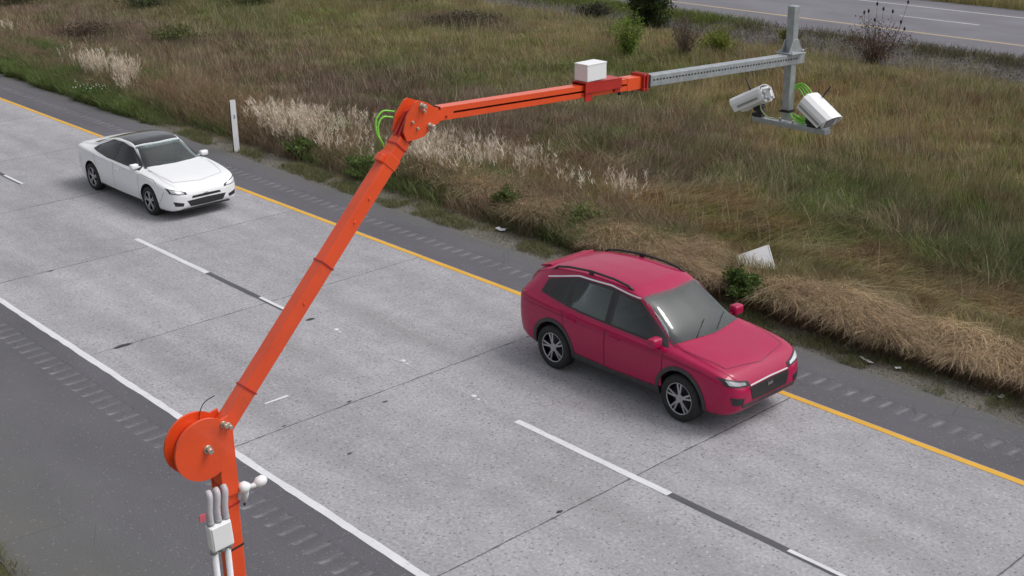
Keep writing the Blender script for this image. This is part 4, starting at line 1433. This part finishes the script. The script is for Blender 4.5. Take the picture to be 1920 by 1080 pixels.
def suv():
    st = [(-2.28, .55, .64, .92, .98, .5), (-2.25, .46, .78, 1.05, 1.18, .55), (-2.12, .36, .87, 1.11, 1.40, .58), (-1.85, .30, .915, 1.115, 1.54, .61), (-1.4, .28, .93, 1.095, 1.635, .635),
          (-.6, .27, .935, 1.065, 1.695, .66), (.05, .27, .935, 1.045, 1.675, .65), (.30, .27, .935, 1.035, 1.61, .64), (1.20, .27, .935, 1.005, 1.11, .77),
          (1.42, .27, .935, .985, 1.07, .79), (1.85, .28, .92, .935, 1.005, .79), (2.10, .30, .87, .87, .93, .73), (2.22, .34, .79, .78, .83, .64), (2.29, .40, .67, .68, .72, .52), (2.31, .46, .5, .62, .65, .4)]
    c = Car('crossover_car', 'crimson red crossover car with black roof rails hugging the yellow line', (-12.34, 6.32, 0), st, M['car_red'], (1.36, -1.34), .365,
            [(.91, 1.088), (.4, 1.092), (-.14, 1.102), (-.6, 1.117), (-1.02, 1.137), (-1.55, 1.208)], [(.285, 1.488), (0, 1.536), (-.3, 1.556), (-.6, 1.558), (-1.02, 1.526), (-1.53, 1.376)],
            [(.345, -.575), (.395, -.3), (.40, 0), (.395, .3), (.345, .575), (1.11, .745), (1.19, .4), (1.225, 0), (1.19, -.4), (1.11, -.745)], 1.02)
    c.seats(-.05, -.95, 1.03, .26, .62)
    for s in (-1, 1):
        c.frame(s, [(1.06, 1.05), (.3, 1.065), (-.8, 1.10), (-1.72, 1.20)], [(.30, 1.53), (-.3, 1.60), (-1.0, 1.575), (-1.66, 1.40)],
                [(.93, 1.086), (.4, 1.090), (-.6, 1.115), (-1.02, 1.135), (-1.57, 1.207)], [(.28, 1.492), (0, 1.54), (-.3, 1.56), (-.6, 1.562), (-1.02, 1.53), (-1.55, 1.378)])
        c.side('pillar', s, [(-.12, 1.08), (-.24, 1.085)], [(-.12, 1.575), (-.24, 1.58)], M['trim'], .005, 4, 10)
        c.side('pillar', s, [(-1.0, 1.12), (-1.11, 1.125)], [(-1.0, 1.56), (-1.11, 1.55)], M['trim'], .005, 4, 10)
        c.side('side_window', s, [(.95, 1.075), (.4, 1.08), (-.14, 1.09)], [(.27, 1.505), (0, 1.55), (-.14, 1.565)], M['win_glass'], .006)
        c.side('side_window', s, [(-.22, 1.09), (-.6, 1.105), (-1.02, 1.125)], [(-.22, 1.568), (-.6, 1.572), (-1.02, 1.54)], M['win_glass'], .006)
        c.side('side_window', s, [(-1.09, 1.13), (-1.35, 1.155), (-1.58, 1.20)], [(-1.09, 1.53), (-1.3, 1.49), (-1.56, 1.38)], M['win_glass'], .006)
        c.side('door', s, [(1.0, .45), (.4, .43), (-.17, .43)], [(1.0, .97), (.4, 1.005), (-.17, 1.02)], M['car_red'], .003)
        c.side('door', s, [(-.19, .43), (-.7, .43), (-.92, .52)], [(-.19, 1.02), (-.7, 1.035), (-1.16, 1.06)], M['car_red'], .003)
        c.side('sill', s, [(.95, .285), (0, .28), (-.92, .29)], [(.95, .42), (0, .395), (-.92, .42)], M['clad'], .010)
        g = MB()
        c.side_line(g, s, [(.30, 1.555), (-.3, 1.622), (-1.0, 1.595), (-1.7, 1.42)], .022, 40, .006)
        g.build('chrome_strip', M['chrome'], c.root)
        g = MB()
        c.side_line(g, s, [(1.75, .90), (.8, .93), (-.4, .94), (-1.6, .985), (-2.1, 1.0)], .006, 40, .0035)  # no gap here: dark line painted as the shade of the side crease
        g.build('gap_crease_line', M['trim'], c.root)
        for pts in ([(1.005, .44), (1.01, .7), (1.005, 1.0)], [(-.18, .43), (-.18, .7), (-.18, 1.03)], [(-.92, .52), (-1.05, .72), (-1.165, 1.06)]):
            g = MB()
            c.side_line(g, s, pts, .008, 24, .004)
            g.build('gap_crease_line', M['trim'], c.root)
        g = MB()
        c.top_line(g, [(1.28, s * .77), (1.6, s * .75), (2.0, s * .67), (2.13, 0)], .007, 30, .0035)
        g.build('gap_crease_line', M['trim'], c.root)
        for wx in c.wheels:
            def fn(u, v, wx=wx):
                a = R(-8) + u * R(196)
                rr = c.wr + .058 + v * .06
                return (wx + math.cos(a) * rr, s * 2.0, max(.30, c.wr + .015 + math.sin(a) * rr)), (0, -s, 0)
            c.patch('wheel_arch', fn, 30, 3, M['clad'], .012)
        c.handle(s, .02, .93, M['car_red']); c.handle(s, -.92, .955, M['car_red'])
        c.mirror(s, .88, 1.09, M['car_red'], (.15, .20, .15))
        c.front('headlight', [(s * .44, .725), (s * .66, .745), (s * .84, .79)], [(s * .46, .795), (s * .68, .84), (s * .865, .90)], M['trim'], .006)
        c.front('headlamp_reflector', [(s * .52, .75), (s * .66, .765), (s * .80, .80)], [(s * .53, .785), (s * .67, .815), (s * .82, .865)], M['lamp'], .009)
        c.front('fog_lamp', [(s * .60, .47), (s * .77, .50)], [(s * .58, .57), (s * .80, .62)], M['trim'], .006)
        c.front('tail_light', [(s * .5, .98), (s * .82, 1.0)], [(s * .5, 1.06), (s * .84, 1.12)], M['taillamp'], .006, d=-1)
        mb = MB()
        zr = [c.hit((xx, s * .585, 3), (0, 0, -1))[0].z for xx in (.05, -.3, -.8, -1.3, -1.6)]
        pts = [(.10, s * .585, zr[0] - .01), (.0, s * .585, zr[0] + .035), (-.3, s * .585, zr[1] + .05), (-.8, s * .585, zr[2] + .055), (-1.3, s * .585, zr[3] + .05), (-1.55, s * .585, zr[4] + .045), (-1.68, s * .585, zr[4] - .04)]
        mb.tube(pts, .019, 8)
        for xx, zz in ((-.8, zr[2]),):
            mb.box((xx, s * .585, zz + .02), (.09, .03, .06), None, .006)
        mb.build('roof_rail', M['trim'], c.root)
    c.top('windscreen', [(.31, -.60), (.38, 0), (.31, .60)], [(1.13, -.77), (1.25, 0), (1.13, .77)], M['wind_glass'], .005)
    c.top('bonnet', [(1.23, -.76), (1.31, 0), (1.23, .76)], [(2.0, -.66), (2.12, 0), (2.0, .66)], M['car_red'], .003)
    c.front('rear_window', [(-.56, 1.20), (0, 1.19), (.56, 1.20)], [(-.5, 1.50), (0, 1.53), (.5, 1.50)], M['glass'], .005, d=-1)
    c.front('grille', [(-.40, .50), (0, .49), (.40, .50)], [(-.46, .70), (0, .71), (.46, .70)], M['trim'], .007)
    c.front('grille_bar', [(-.44, .715), (0, .725), (.44, .715)], [(-.44, .735), (0, .745), (.44, .735)], M['chrome'], .010)
    c.front('bumper_skirt', [(-.60, .42), (0, .415), (.60, .42)], [(-.62, .475), (0, .47), (.62, .475)], M['clad'], .010)
    c.front('badge', [(-.06, .62), (.06, .62)], [(-.06, .68), (.06, .68)], M['chrome'], .012, 5, 3)
    mb = MB().box((-1.93, 0, 1.512), (.26, 1.0, .035), Matrix.Rotation(R(-16), 3, 'Y'), .012)
    mb.build('roof_spoiler', M['car_red'], c.root)
    for yy, a in ((-.35, 1), (.12, 1)):
        p0, _ = c.hit((1.19, yy, 3), (0, 0, -1)); p1, _ = c.hit((.96, yy + .42, 3), (0, 0, -1))
        MB().tube([p0 + Vector((0, 0, .012)), p1 + Vector((.01, 0, .016))], .008, 5).build('wiper', M['trim'], c.root)
    return c


sedan().root.scale = (1.03, 1.03, 1.0)
suv().root.scale = (1.0, 1.02, 1.03)

# ---------------------------------------------------------------- orange camera boom (stands in the plane x = -4.5)
BX = -4.5
boom = empty('camera_boom', (BX, -5.62, 0), label='tall jointed orange boom on a mast with a grey steel arm reaching over the road', category='boom')


def bpart(mb, name, mat, bevel=0.0, parent=None):
    o = mb.build(name, mat, None, bevel)
    if parent is None:
        parent_keep(o, boom)
    else:
        o.parent = parent
    return o


def beam_rot(a, b):
    d = (Vector(b) - Vector(a)).normalized()
    xv = Vector((1, 0, 0))
    w = d.cross(xv).normalized()          # local z: side of the beam in the boom plane
    return Matrix((xv, d, -w)).transposed(), (Vector(b) - Vector(a)).length, d


# mast
mb = MB().box((BX, -5.612, 3.02), (.076, .076, 5.98), None, .006)
mb.box((BX, -5.615, .015), (.5, .5, .03), None, .004)
bpart(mb, 'mast', M['orange'])
# hinge: two plates with a round back end, spacer between, bolts
def disc_outline(r=.142, n=36):
    pts = []
    # plate: disc at the back, straight front edge along the mast, neck down
    for k in range(n + 1):
        a = R(52) + k / n * R(245)
        pts.append((math.cos(a) * r, math.sin(a) * r))
    pts += [(.060, -.150), (.064, -.26), (.140, -.26), (.138, -.02), (.138, .06), (.125, .12)]
    return pts


DC = Vector((BX, -5.715, 6.135))
mb = MB()
for sx in (-1, 1):
    mb.prism(disc_outline(), (1, 0, 0), DC + Vector((sx * .046, 0, 0)), (0, 1, 0), (0, 0, 1), .012)
hp = bpart(mb, 'hinge_plate', M['orange'], .002)
mb = MB().cyl(DC + Vector((-.038, 0, 0)), DC + Vector((.038, 0, 0)), .095, 28)
bpart(mb, 'hinge_drum', M['orange'])
for (yy, zz, r, L) in ((-5.705, 6.135, .013, .022), (-5.620, 6.225, .010, .022), (-5.598, 6.212, .009, .02)):
    mb = MB().cyl((BX + .049, yy, zz), (BX + .058, yy, zz), r * 1.5, 16)
    mb.cyl((BX + .057, yy, zz), (BX + .062 + L, yy, zz), r, 6)
    bpart(mb, 'bolt', M['bolt'])
# lower arm
A0, A1 = Vector((BX, -5.648, 6.13)), Vector((BX, -4.555, 7.278))
rot, L, dl = beam_rot(A0, A1)
mb = MB().box((A0 + A1) / 2, (.066, L, .070), rot, .005)
bpart(mb, 'lower_arm', M['orange'])
nl = rot @ Vector((0, 0, 1))
for t, e in ((.17, .003), (.575, .003), (.975, .004)):
    c = A0.lerp(A1, t)
    mb = MB().box(c, (.072, .009, .076), rot, .001)
    bpart(mb, 'strap', M['red'])
c = A0.lerp(A1, .925)
mb = MB().box(c, (.072, .055, .078), rot, .003)
mb.box(c - nl * (-.045) + dl * -.01, (.045, .04, .03), rot, .006)
bpart(mb, 'collar', M['orange'])
for t in (.45, .72, .80):
    c = A0.lerp(A1, t)
    mb = MB().cyl(c + Vector((.030, 0, 0)), c + Vector((.038, 0, 0)), .006, 8)
    bpart(mb, 'bolt', M['orange'])
# elbow: cheek plates, clevis tongue and bolts
E0 = Vector((BX, -4.46, 7.365))
mb = MB()
yz = lambda p: (p[0] - E0.y, p[1] - E0.z)
cheek = [yz(p) for p in ((-4.478, 7.452), (-4.43, 7.434), (-4.385, 7.404), (-4.351, 7.384), (-4.351, 7.338), (-4.411, 7.311), (-4.458, 7.280), (-4.510, 7.274), (-4.555, 7.275), (-4.572, 7.318), (-4.552, 7.385), (-4.500, 7.445))]
for sx in (-1, 1):
    mb = MB().prism(cheek, (1, 0, 0), E0 + Vector((sx * .040, 0, 0)), (0, 1, 0), (0, 0, 1), .009)
    bpart(mb, 'cheek_plate', M['orange'], .002)
tong = [yz(p) for p in ((-4.60, 7.235), (-4.53, 7.245), (-4.45, 7.33), (-4.43, 7.40), (-4.46, 7.415), (-4.52, 7.40), (-4.585, 7.30))]
for dx, th in ((-.012, .016), (.016, .012)):
    mb = MB().prism(tong, (1, 0, 0), E0 + Vector((dx, 0, 0)), (0, 1, 0), (0, 0, 1), th)
    bpart(mb, 'elbow_tongue', M['red'], .002)
for (yy, zz, r, L2) in ((-4.462, 7.424, .011, .026), (-4.452, 7.398, .005, .012), (-4.420, 7.324, .011, .034), (-4.520, 7.358, .005, .008), (-4.492, 7.325, .005, .008)):
    mb = MB().cyl((BX + .0435, yy, zz), (BX + .050, yy, zz), r * 1.45, 14)
    mb.cyl((BX + .049, yy, zz), (BX + .047 + L2, yy, zz), r, 6)
    bpart(mb, 'bolt', M['bolt'])
# upper arm: slotted square tube
U0, U1 = Vector((BX, -4.385, 7.366)), Vector((BX, -2.935, 7.305))
rot, L, du = beam_rot(U0, U1)
nu_ = rot @ Vector((0, 0, 1))
mid = (U0 + U1) / 2
hS, tS = .062, .006
mb = MB()
mb.box(mid + nu_ * (hS / 2 - tS / 2), (hS, L, tS), rot)
mb.box(mid - nu_ * (hS / 2 - tS / 2), (hS, L, tS), rot)
mb.box(mid - Vector((hS / 2 - tS / 2, 0, 0)), (tS, L, hS - 2 * tS - .0006), rot)
face = Vector((hS / 2 - tS / 2 + .0005, 0, 0))
gap = .010
fh = (hS - gap) / 2 - .0006
for sg in (1, -1):
    mb.box(mid + face + nu_ * sg * (gap / 2 + fh / 2), (tS, L, fh), rot)
mb.box(U0 + du * .06 + face, (tS - .001, .12, gap + .001), rot)
mb.box(U0 + du * (1.34 + (L - 1.34) / 2) + face, (tS - .001, L - 1.34, gap + .001), rot)
bpart(mb, 'upper_arm', M['orange'])
mb = MB().box(mid - Vector((.018, 0, 0)), (.02, L - .02, .046), rot)  # added dark strip standing in for the shade behind the slot
bpart(mb, 'slot_shade_strip', M['slot_shade'])
mb = MB().box(U0 + du * .034, (.072, .009, .072), rot, .002)
bpart(mb, 'strap', M['dark'])
for yy in (.075, .98):
    mb = MB().cyl(U0 + du * yy + Vector((.031, 0, -.014)), U0 + du * yy + Vector((.037, 0, -.014)), .006, 8)
    bpart(mb, 'bolt', M['red'])
mb = MB().cyl(U0 + du * 1.27 + nu_ * -.030 + Vector((.02, 0, 0)), U0 + du * 1.27 + nu_ * -.048 + Vector((.02, 0, 0)), .010, 8)
bpart(mb, 'bolt', M['dark'])
# sleeve and flange at the arm end
mb = MB().box(U1 - du * .085, (.067, .10, .067), rot, .002)
bpart(mb, 'sleeve', M['orange'])
mb = MB().box(U1 + du * -.016, (.094, .010, .094), rot, .003).box(U1 + du * .010, (.094, .012, .094), rot, .003)
for sx in (-1, 1):
    for sz in (-1, 1):
        mb.cyl(U1 + du * -.026 + Vector((sx * .037, 0, 0)) + nu_ * sz * .037, U1 + du * .024 + Vector((sx * .037, 0, 0)) + nu_ * sz * .037, .007, 8)
bpart(mb, 'flange', M['red'])
mb = MB().box(U1 + du * .034, (.072, .028, .072), rot, .003)
bpart(mb, 'end_collar', M['dark'])
# saddle that carries the white box
Sy0, Sy1 = -3.400, -3.130
sc = Vector((BX, (Sy0 + Sy1) / 2, 7.332))
mb = MB()
mb.box(sc + Vector((0, 0, .031)), (.098, Sy1 - Sy0, .007), rot, .001)
for sx in (-1, 1):
    mb.box(sc + Vector((sx * .046, 0, .004)), (.005, Sy1 - Sy0, .046), rot)
    mb.box(sc + Vector((sx * .038, -(Sy1 - Sy0) / 2 + .03, -.027)), (.008, .05, .065), rot)
    mb.box(sc + Vector((sx * .038, (Sy1 - Sy0) / 2 - .025, -.022)), (.008, .04, .048), rot)
bpart(mb, 'saddle', M['red'])
# galvanised slotted arm
G0, G1 = Vector((BX, -2.885, 7.303)), Vector((BX, -1.475, 7.238))
rotg, Lg, dg_ = beam_rot(G0, G1)
ng = rotg @ Vector((0, 0, 1))
mb = MB().box((G0 + G1) / 2, (.062, Lg, .062), rotg, .004)
k = 0
d = .03
while d < Lg - .06:
    p = G0 + dg_ * d + Vector((.0312, 0, 0)) + ng * .004
    mb.box(p, (.0012, .017 if k % 2 else .012, .009), rotg, 0, 1)  # no opening cut: dark patch on the face painted as hole shade
    d += .0265
    k += 1
bpart(mb, 'slotted_arm', [M['galv'], M['hole_shade']])
# drop post with base gusset, clamp and cross bar
PX, PY = BX - .0, -1.575
mb = MB().box((PX, PY, 7.415), (.052, .052, .29), None, .005)
bpart(mb, 'post', M['galv'])
mb = MB().box((PX, PY, 7.043), (.052, .052, .345), None, .005)
bpart(mb, 'post', M['galv'])
mb = MB().box((PX, PY, 7.280), (.12, .14, .008), rotg, .002)
for sx in (-1, 1):
    mb.prism([(-.065, 0), (.065, 0), (.028, .075), (-.028, .075)], (1, 0, 0), Vector((PX + sx * .029, PY, 7.284)), (0, 1, 0), (0, 0, 1), .005)
for sx in (-1, 1):
    for sy in (-1, 1):
        mb.cyl((PX + sx * .046, PY + sy * .052, 7.28), (PX + sx * .046, PY + sy * .052, 7.297), .007, 6)
bpart(mb, 'gusset', M['galv'])
mb = MB().box((PX, PY, 6.925), (.062, .062, .016), None, .003)
mb.box((PX - .02, PY - .036, 6.925), (.02, .02, .012), None, .003)
bpart(mb, 'clamp_band', M['dark'])
mb = MB().box((BX + .03, PY, 6.84), (.54, .060, .030), None, .003)
bpart(mb, 'crossbar', M['galv'])
for xx in (-.03, .03):
    mb = MB().cyl((PX + xx * 1.6, PY + .0, 6.853), (PX + xx * 1.6, PY, 6.872), .009, 6)
    bpart(mb, 'bolt', M['bolt'])

# white box on the saddle
mb = MB().box((BX + .002, -3.318, 7.371 + .046), (.092, .142, .088), None, .004)
box_ = mb.build('equipment_box', M['white'], label='plain white equipment box sitting on the red saddle of the orange arm', category='box')
mb = MB().box((BX + .002, -3.318, 7.371 + .087), (.095, .145, .008), None, .003)
mb.build('lid', M['white'], box_)


# cables
def curve_pts(P, n=24):
    return [tuple(p) for p in catmull(P, max(2, n // (len(P) - 1)))]


def cable(name, label, paths, r, mat, **kw):
    mb = MB()
    for p in paths:
        mb.tube(curve_pts(p), r, 7)
    return mb.build(name, mat, label=label, category='cable', **kw)


cable('green_cable', 'thin lime green cable looping behind the orange elbow joint',
      [[(BX - .04, -4.555, 7.40), (BX - .055, -4.61, 7.408), (BX - .055, -4.650, 7.372), (BX - .045, -4.655, 7.315), (BX - .03, -4.635, 7.265)],
       [(BX - .04, -4.565, 7.375), (BX - .05, -4.615, 7.382), (BX - .048, -4.645, 7.345), (BX - .04, -4.645, 7.29), (BX - .03, -4.63, 7.25)]], .0042, M['green'])
cable('looped_wire', 'thin dark wire arching up from the orange hinge drum to the lower arm',
      [[(BX - .03, -5.692, 6.23), (BX - .03, -5.676, 6.284), (BX - .03, -5.65, 6.314), (BX - .025, -5.606, 6.330)]], .0022, M['dkwire'])
cable('green_cable', 'coil of lime green cable behind the grey drop post, between the two cameras',
      [[(BX - .01, PY + .04, 7.055 + o * .2), (BX + .045 + o * .5, PY + .055, 7.075 + o * .6), (BX + .10 + o, PY + .055, 7.035 + o * .5), (BX + .135 + o * 1.2, PY + .05, 6.97), (BX + .125 + o, PY + .045, 6.905 - o * .5), (BX + .075, PY + .04, 6.868 - o * .5), (BX + .02, PY + .04, 6.90)] for o in (-.030, -.010, .008, .026)]
      + [[(BX + .02, PY - .01, 6.915), (BX + .06, PY - .015, 6.885), (BX + .11, PY - .01, 6.868), (BX + .16, PY, 6.872)]], .0046, M['green'])
cable('looped_wire', 'pale green lead hanging from the left camera to the drop post',
      [[(BX - .165, PY - .05, 6.955), (BX - .15, PY - .06, 6.915), (BX - .10, PY - .05, 6.872), (BX - .03, PY - .035, 6.872)]], .0042,
      mat_plain('pale_green_lead', (0.42, 0.5, 0.26), 0.5))


# cameras: built in their own frame, +x is where the lens looks
def chamfer_section(w, h, c):
    return [(-w / 2 + c, -h / 2), (w / 2 - c, -h / 2), (w / 2, -h / 2 + c), (w / 2, h / 2 - c), (w / 2 - c, h / 2), (-w / 2 + c, h / 2), (-w / 2, h / 2 - c), (-w / 2, -h / 2 + c)]


def place(o, loc, yaw, pitch, roll=0):
    o.location = loc
    o.rotation_mode = 'XYZ'
    o.rotation_euler = (R(roll), R(pitch), R(yaw))


def hooded_camera(name, label, loc, yaw, pitch, panel=False, scale=1.0, wide=1.0):
    root = empty(name, (0, 0, 0), label=label, category='camera', group='cameras on the cross bar')
    place(root, loc, yaw, pitch)
    root.scale = (scale,) * 3
    L = .235
    mb = MB()
    mb.prism(chamfer_section(.112, .105, .026), (1, 0, 0), (0, 0, 0), (0, 1, 0), (0, 0, 1), L)
    mb.build('housing', M['white'], root, .004)
    # arched sun shield over the top and sides, reaching past the lens
    mb = MB()
    arc = [(-.070, -.038), (-.070, .018), (-.058, .048), (-.034, .066), (0, .072), (.034, .066), (.058, .048), (.070, .018), (.070, -.038)]
    arc = [(a * wide, b) for a, b in arc]
    inn = [(a * .94, b - .004 if b > 0 else b) for a, b in arc]
    out = arc + inn[::-1]
    bm = mb.bm
    x0, x1 = (-.115, .185) if panel else (-.10, .145)
    n = len(arc)
    def ring(pts, xx, slope):
        return [bm.verts.new((xx + slope * (p[1] - .07), p[0], p[1])) for p in pts]
    A, B, C, D = ring(arc, x0, 0), ring(arc, x1, .35), ring(inn, x0, 0), ring(inn, x1 - .001, .35)
    for k in range(n - 1):
        bm.faces.new((A[k], A[k + 1], B[k + 1], B[k])); bm.faces.new((C[k], D[k], D[k + 1], C[k + 1]))
        bm.faces.new((A[k], C[k], C[k + 1], A[k + 1])); bm.faces.new((B[k], B[k + 1], D[k + 1], D[k]))
    bm.faces.new((A[0], B[0], D[0], C[0])); bm.faces.new((A[-1], C[-1], D[-1], B[-1]))
    sh = mb.build('sun_shield', M['white'], root)
    for s in (-1, 1):
        mb = MB()
        mb.box((.01, s * (.0705 * wide + .0007), -.010), (.20, .0016, .016))
        mb.build('stripe', M['grey'], sh)
    MB().box((L / 2 - .0035, 0, -.002), (.014, .085, .078), None, .001).build('lens_window', M['lens'], root)
    if panel:
        mb = MB().box((-L / 2 - .004, .0, .004), (.010, .060, .068), None, .002)
        mb.build('connector_plate', M['grey'], root)
        for (yy, zz) in ((-.034, .030), (-.034, -.03), (.036, .018), (.036, -.02), (.0, -.04)):
            mb = MB().cyl((-L / 2 - .001, yy, zz), (-L / 2 - .022, yy, zz), .009, 10)
            mb.build('cable_gland', M['offwhite'], root)
    mb = MB()
    ax = -.055 if not panel else -.02
    sy = 1 if not panel else .6
    mb = MB().tube([(ax, .05 * sy, .05), (ax + .004, .052 * sy, .09), (ax + .012, .055 * sy, .165)], [.007, .006, .0045], 7)
    mb.build('antenna', M['dark'], root)
    # ball bracket below
    mb = MB()
    mb.box((-.02, 0, -.066), (.075, .05, .026), None, .006)
    mb.tube([(-.02, 0, -.066), (-.02, 0, -.095), (-.022, 0, -.118)], [.026, .03, .022], 12)
    mb.build('bracket', M['dark'], root)
    return root


hooded_camera('surveillance_camera', 'white camera left of the drop post, its grey connector plate facing us', (BX - .235, PY - .02, 6.962), 176, 27, True, .90)
hooded_camera('surveillance_camera', 'white camera right of the drop post, its arched hood pointing down the road', (BX + .225, PY - .005, 6.958), -6, 30, False, .92, 1.3)
for dx, nm in ((-.21, 'l'), (.20, 'r')):
    mb = MB().box((BX + dx, PY, 6.867), (.07, .055, .022), None, .004)
    mb.cyl((BX + dx, PY, 6.87), (BX + dx, PY, 6.895), .02, 12)
    bpart(mb, 'camera_foot', M['dark'])

# junction box, conduits and white fitting on the mast
MYf = -5.615 - .046     # mast face towards -Y
JX = BX + .072
mb = MB().box((JX, -5.702, 5.722), (.045, .108, .128), Matrix.Rotation(R(3), 3, 'X'), .010)
jb = mb.build('junction_box', M['white'], label='white junction box strapped to the orange mast below the hinge', category='box')
mb = MB().box((JX + .0235, -5.702, 5.722), (.006, .092, .112), Matrix.Rotation(R(3), 3, 'X'), .002)
mb.build('lid', M['white'], jb)
for yy in (-5.740, -5.702, -5.664):
    for zz in (5.790, 5.654):
        mb = MB().cyl((JX, yy, zz - .012), (JX, yy, zz + .012), .0165, 10)
        mb.build('gland', M['grey'], jb)
mb = MB().box((BX + .042, -5.655, 5.722), (.030, .03, .11), None, .002)
mb.build('bracket', M['grey'], jb)
for yy, lab in ((-5.740, 'outermost of the three'), (-5.702, 'middle one of the three'), (-5.664, 'one of the three nearest the mast')):
    mb = MB().tube(curve_pts([(JX, yy, 5.797), (JX, yy, 5.85), (JX - .003, yy + .010, 5.918), (JX - .024, yy + .014, 5.935)]), .0145, 12)
    mb.build('conduit', M['pipe'], label='short grey conduit above the white junction box, %s' % lab, category='conduit', group='conduits above the junction box')
for yy, lab in ((-5.735, 'outer one'), (-5.672, 'inner one against the mast')):
    mb = MB().cyl((JX, yy, .1), (JX, yy, 5.646), .0140, 12)
    mb.build('conduit', M['offwhite'], label='white conduit running down below the junction box, %s' % lab, category='conduit', group='conduits below the junction box')
for zz in (5.925, 5.815, 5.60):
    mb = MB().box((BX, -5.612, zz), (.082, .082, .010), Matrix.Rotation(R(8), 3, 'X'), .002)
    bpart(mb, 'strap', M['red'] if zz > 5.7 else M['dark'])
mb = MB().box((JX, -5.775, 5.835), (.006, .03, .035), None, .001)
mb.build('flagging_tape', M['pink'], label='small scrap of pink tape beside the conduits', category='tape')
w0 = empty('mast_fitting', (BX + .05, -5.55, 5.88), label='small white jointed fitting clamped to the side of the orange mast', category='fitting')
q = lambda y, z, x=0.0: (x, y + 5.55, z - 5.88)
mb = MB()
mb.tube([q(-5.575, 5.885), q(-5.56, 5.887), q(-5.54, 5.888), q(-5.522, 5.888)], [.016, .027, .027, .012], 12)
mb.build('joint', M['white'], w0)
mb = MB().tube([q(-5.545, 5.886), q(-5.51, 5.878), q(-5.485, 5.880)], [.015, .012, .013], 10)
mb.build('arm', M['offwhite'], w0)
mb = MB().tube([q(-5.495, 5.880), q(-5.478, 5.884), q(-5.452, 5.888), q(-5.438, 5.888)], [.012, .025, .025, .014], 12)
mb.build('head', M['white'], w0)
mb = MB().tube([q(-5.545, 5.885), q(-5.545, 5.85), q(-5.553, 5.815)], [.017, .014, .011], 10)
mb.tube([q(-5.553, 5.82), q(-5.556, 5.80)], [.006, .005], 6, True, 1)
mb.build('stem', [M['offwhite'], M['dark']], w0)

# ---------------------------------------------------------------- roadside objects
pz = float(height(np.array([-29.9]), np.array([9.2]))[0])
post = empty('marker_post', (-29.9, 9.2, pz), label='slim white marker post at the median shoulder edge behind the white car', category='post')
post.rotation_euler = (0, 0, R(72))
mb = MB().prism([(-.075, -.008), (-.05, .014), (.05, .014), (.075, -.008)], (0, 0, 1), (0, 0, .68), (1, 0, 0), (0, 1, 0), 1.52)
bx = mb.build('blade', M['white'], post, .002)
mb = MB().box((.012, -.012, .98), (.045, .006, .11), None, .002)
mb.build('reflector', M['grey'], post)
mb = MB().box((-.06, .04, .66), (.06, .04, 1.46), None, .003)
mb.build('backing_rail', M['dark'], post)

Bc = [Vector(p) for p in ((-14.557, 11.342, .277), (-14.074, 11.683, .537), (-13.724, 11.487, .172))]
ex, ey = (Bc[1] - Bc[0]), (Bc[1] - Bc[2])
bw, bh = ex.length, ey.length
ex.normalize(); ey = (ey - ex * ey.dot(ex)).normalized()
pan = empty('signboard', (Bc[0] + Bc[2]) / 2, label='white rectangular board lying tilted behind the straw bank', category='board')
pan.rotation_euler = Matrix((ex, ey, ex.cross(ey))).transposed().to_euler()
MB().box((0, 0, 0), (bw, bh, .022), None, .003).build('board', M['board_white'], pan)
MB().box((bw / 2 + .016, 0, -.012), (.028, bh, .05), None, .004).build('edge_frame', M['offwhite'], pan)

# raised lane buttons and litter
for i, (bx_, by_) in enumerate(((-17.57, 3.77), (-15.65, 3.78), (-13.79, 3.74))):
    mb = MB().tube([(0, 0, 0.001), (0, 0, .009), (0, 0, .017)], [.052, .046, .016], 14)
    mb.tube([(.14, -.02, .001), (.14, -.02, .007)], [.03, .02], 8)
    o = mb.build('lane_button', M['offwhite'], label=('worn white button on the lane line, nearest the orange arm', 'worn white button on the lane line, middle one of three', 'worn white button on the lane line, nearest the next white dash')[i], category='lane button', group='buttons on the lane line')
    o.location = (bx_, by_, 0)
def scrap(name, label, x, y, sz, rz, mat, z=None, curl=.25):
    z = float(height(np.array([x]), np.array([y]))[0]) + .02 if z is None else z
    V, F = [], []
    for i in range(5):
        for j in range(4):
            u, v = i / 4 - .5, j / 3 - .5
            V.append((u * sz[0] * (1 + .15 * random.uniform(-1, 1)), v * sz[1] * (1 + .2 * random.uniform(-1, 1)), .02 + curl * sz[1] * (u * u * 2 + .3 * random.random())))
    for i in range(4):
        for j in range(3):
            F.append((i * 4 + j, (i + 1) * 4 + j, (i + 1) * 4 + j + 1, i * 4 + j + 1))
    n = len(V)
    V += [(a, b, c - .006) for a, b, c in V]
    F += [tuple(k + n for k in f[::-1]) for f in F[:12]]
    per = [0, 4, 8, 12, 16, 17, 18, 19, 15, 11, 7, 3, 2, 1]
    for a, b in zip(per, per[1:] + per[:1]):
        F.append((b, a, a + n, b + n))
    o = raw_mesh(name, V, F, mat, label=label, category='litter')
    o.location = (x, y, z)
    o.rotation_euler = (0, 0, rz)


scrap('paper_scrap', 'crumpled white scrap at the shoulder edge left of the red car', -19.6, 9.62, (.22, .13), .3, M['offwhite'], curl=.5)
scrap('plastic_strip', 'narrow white strip lying at the shoulder edge ahead of the red car', -10.25, 9.3, (.30, .055), -.35, M['white'])
scrap('paper_scrap', 'tiny white scrap right of the white strip by the shoulder', -9.70, 9.38, (.09, .06), .9, M['white'])
scrap('paper_scrap', 'small pale scrap half under the straw bank at the right', -8.0, 9.55, (.12, .07), 1.4, M['offwhite'])
scrap('paper_scrap', 'white scrap on the grey stones near the grey drop post', -28.2, 33.0, (.3, .2), .2, M['offwhite'], curl=.6)
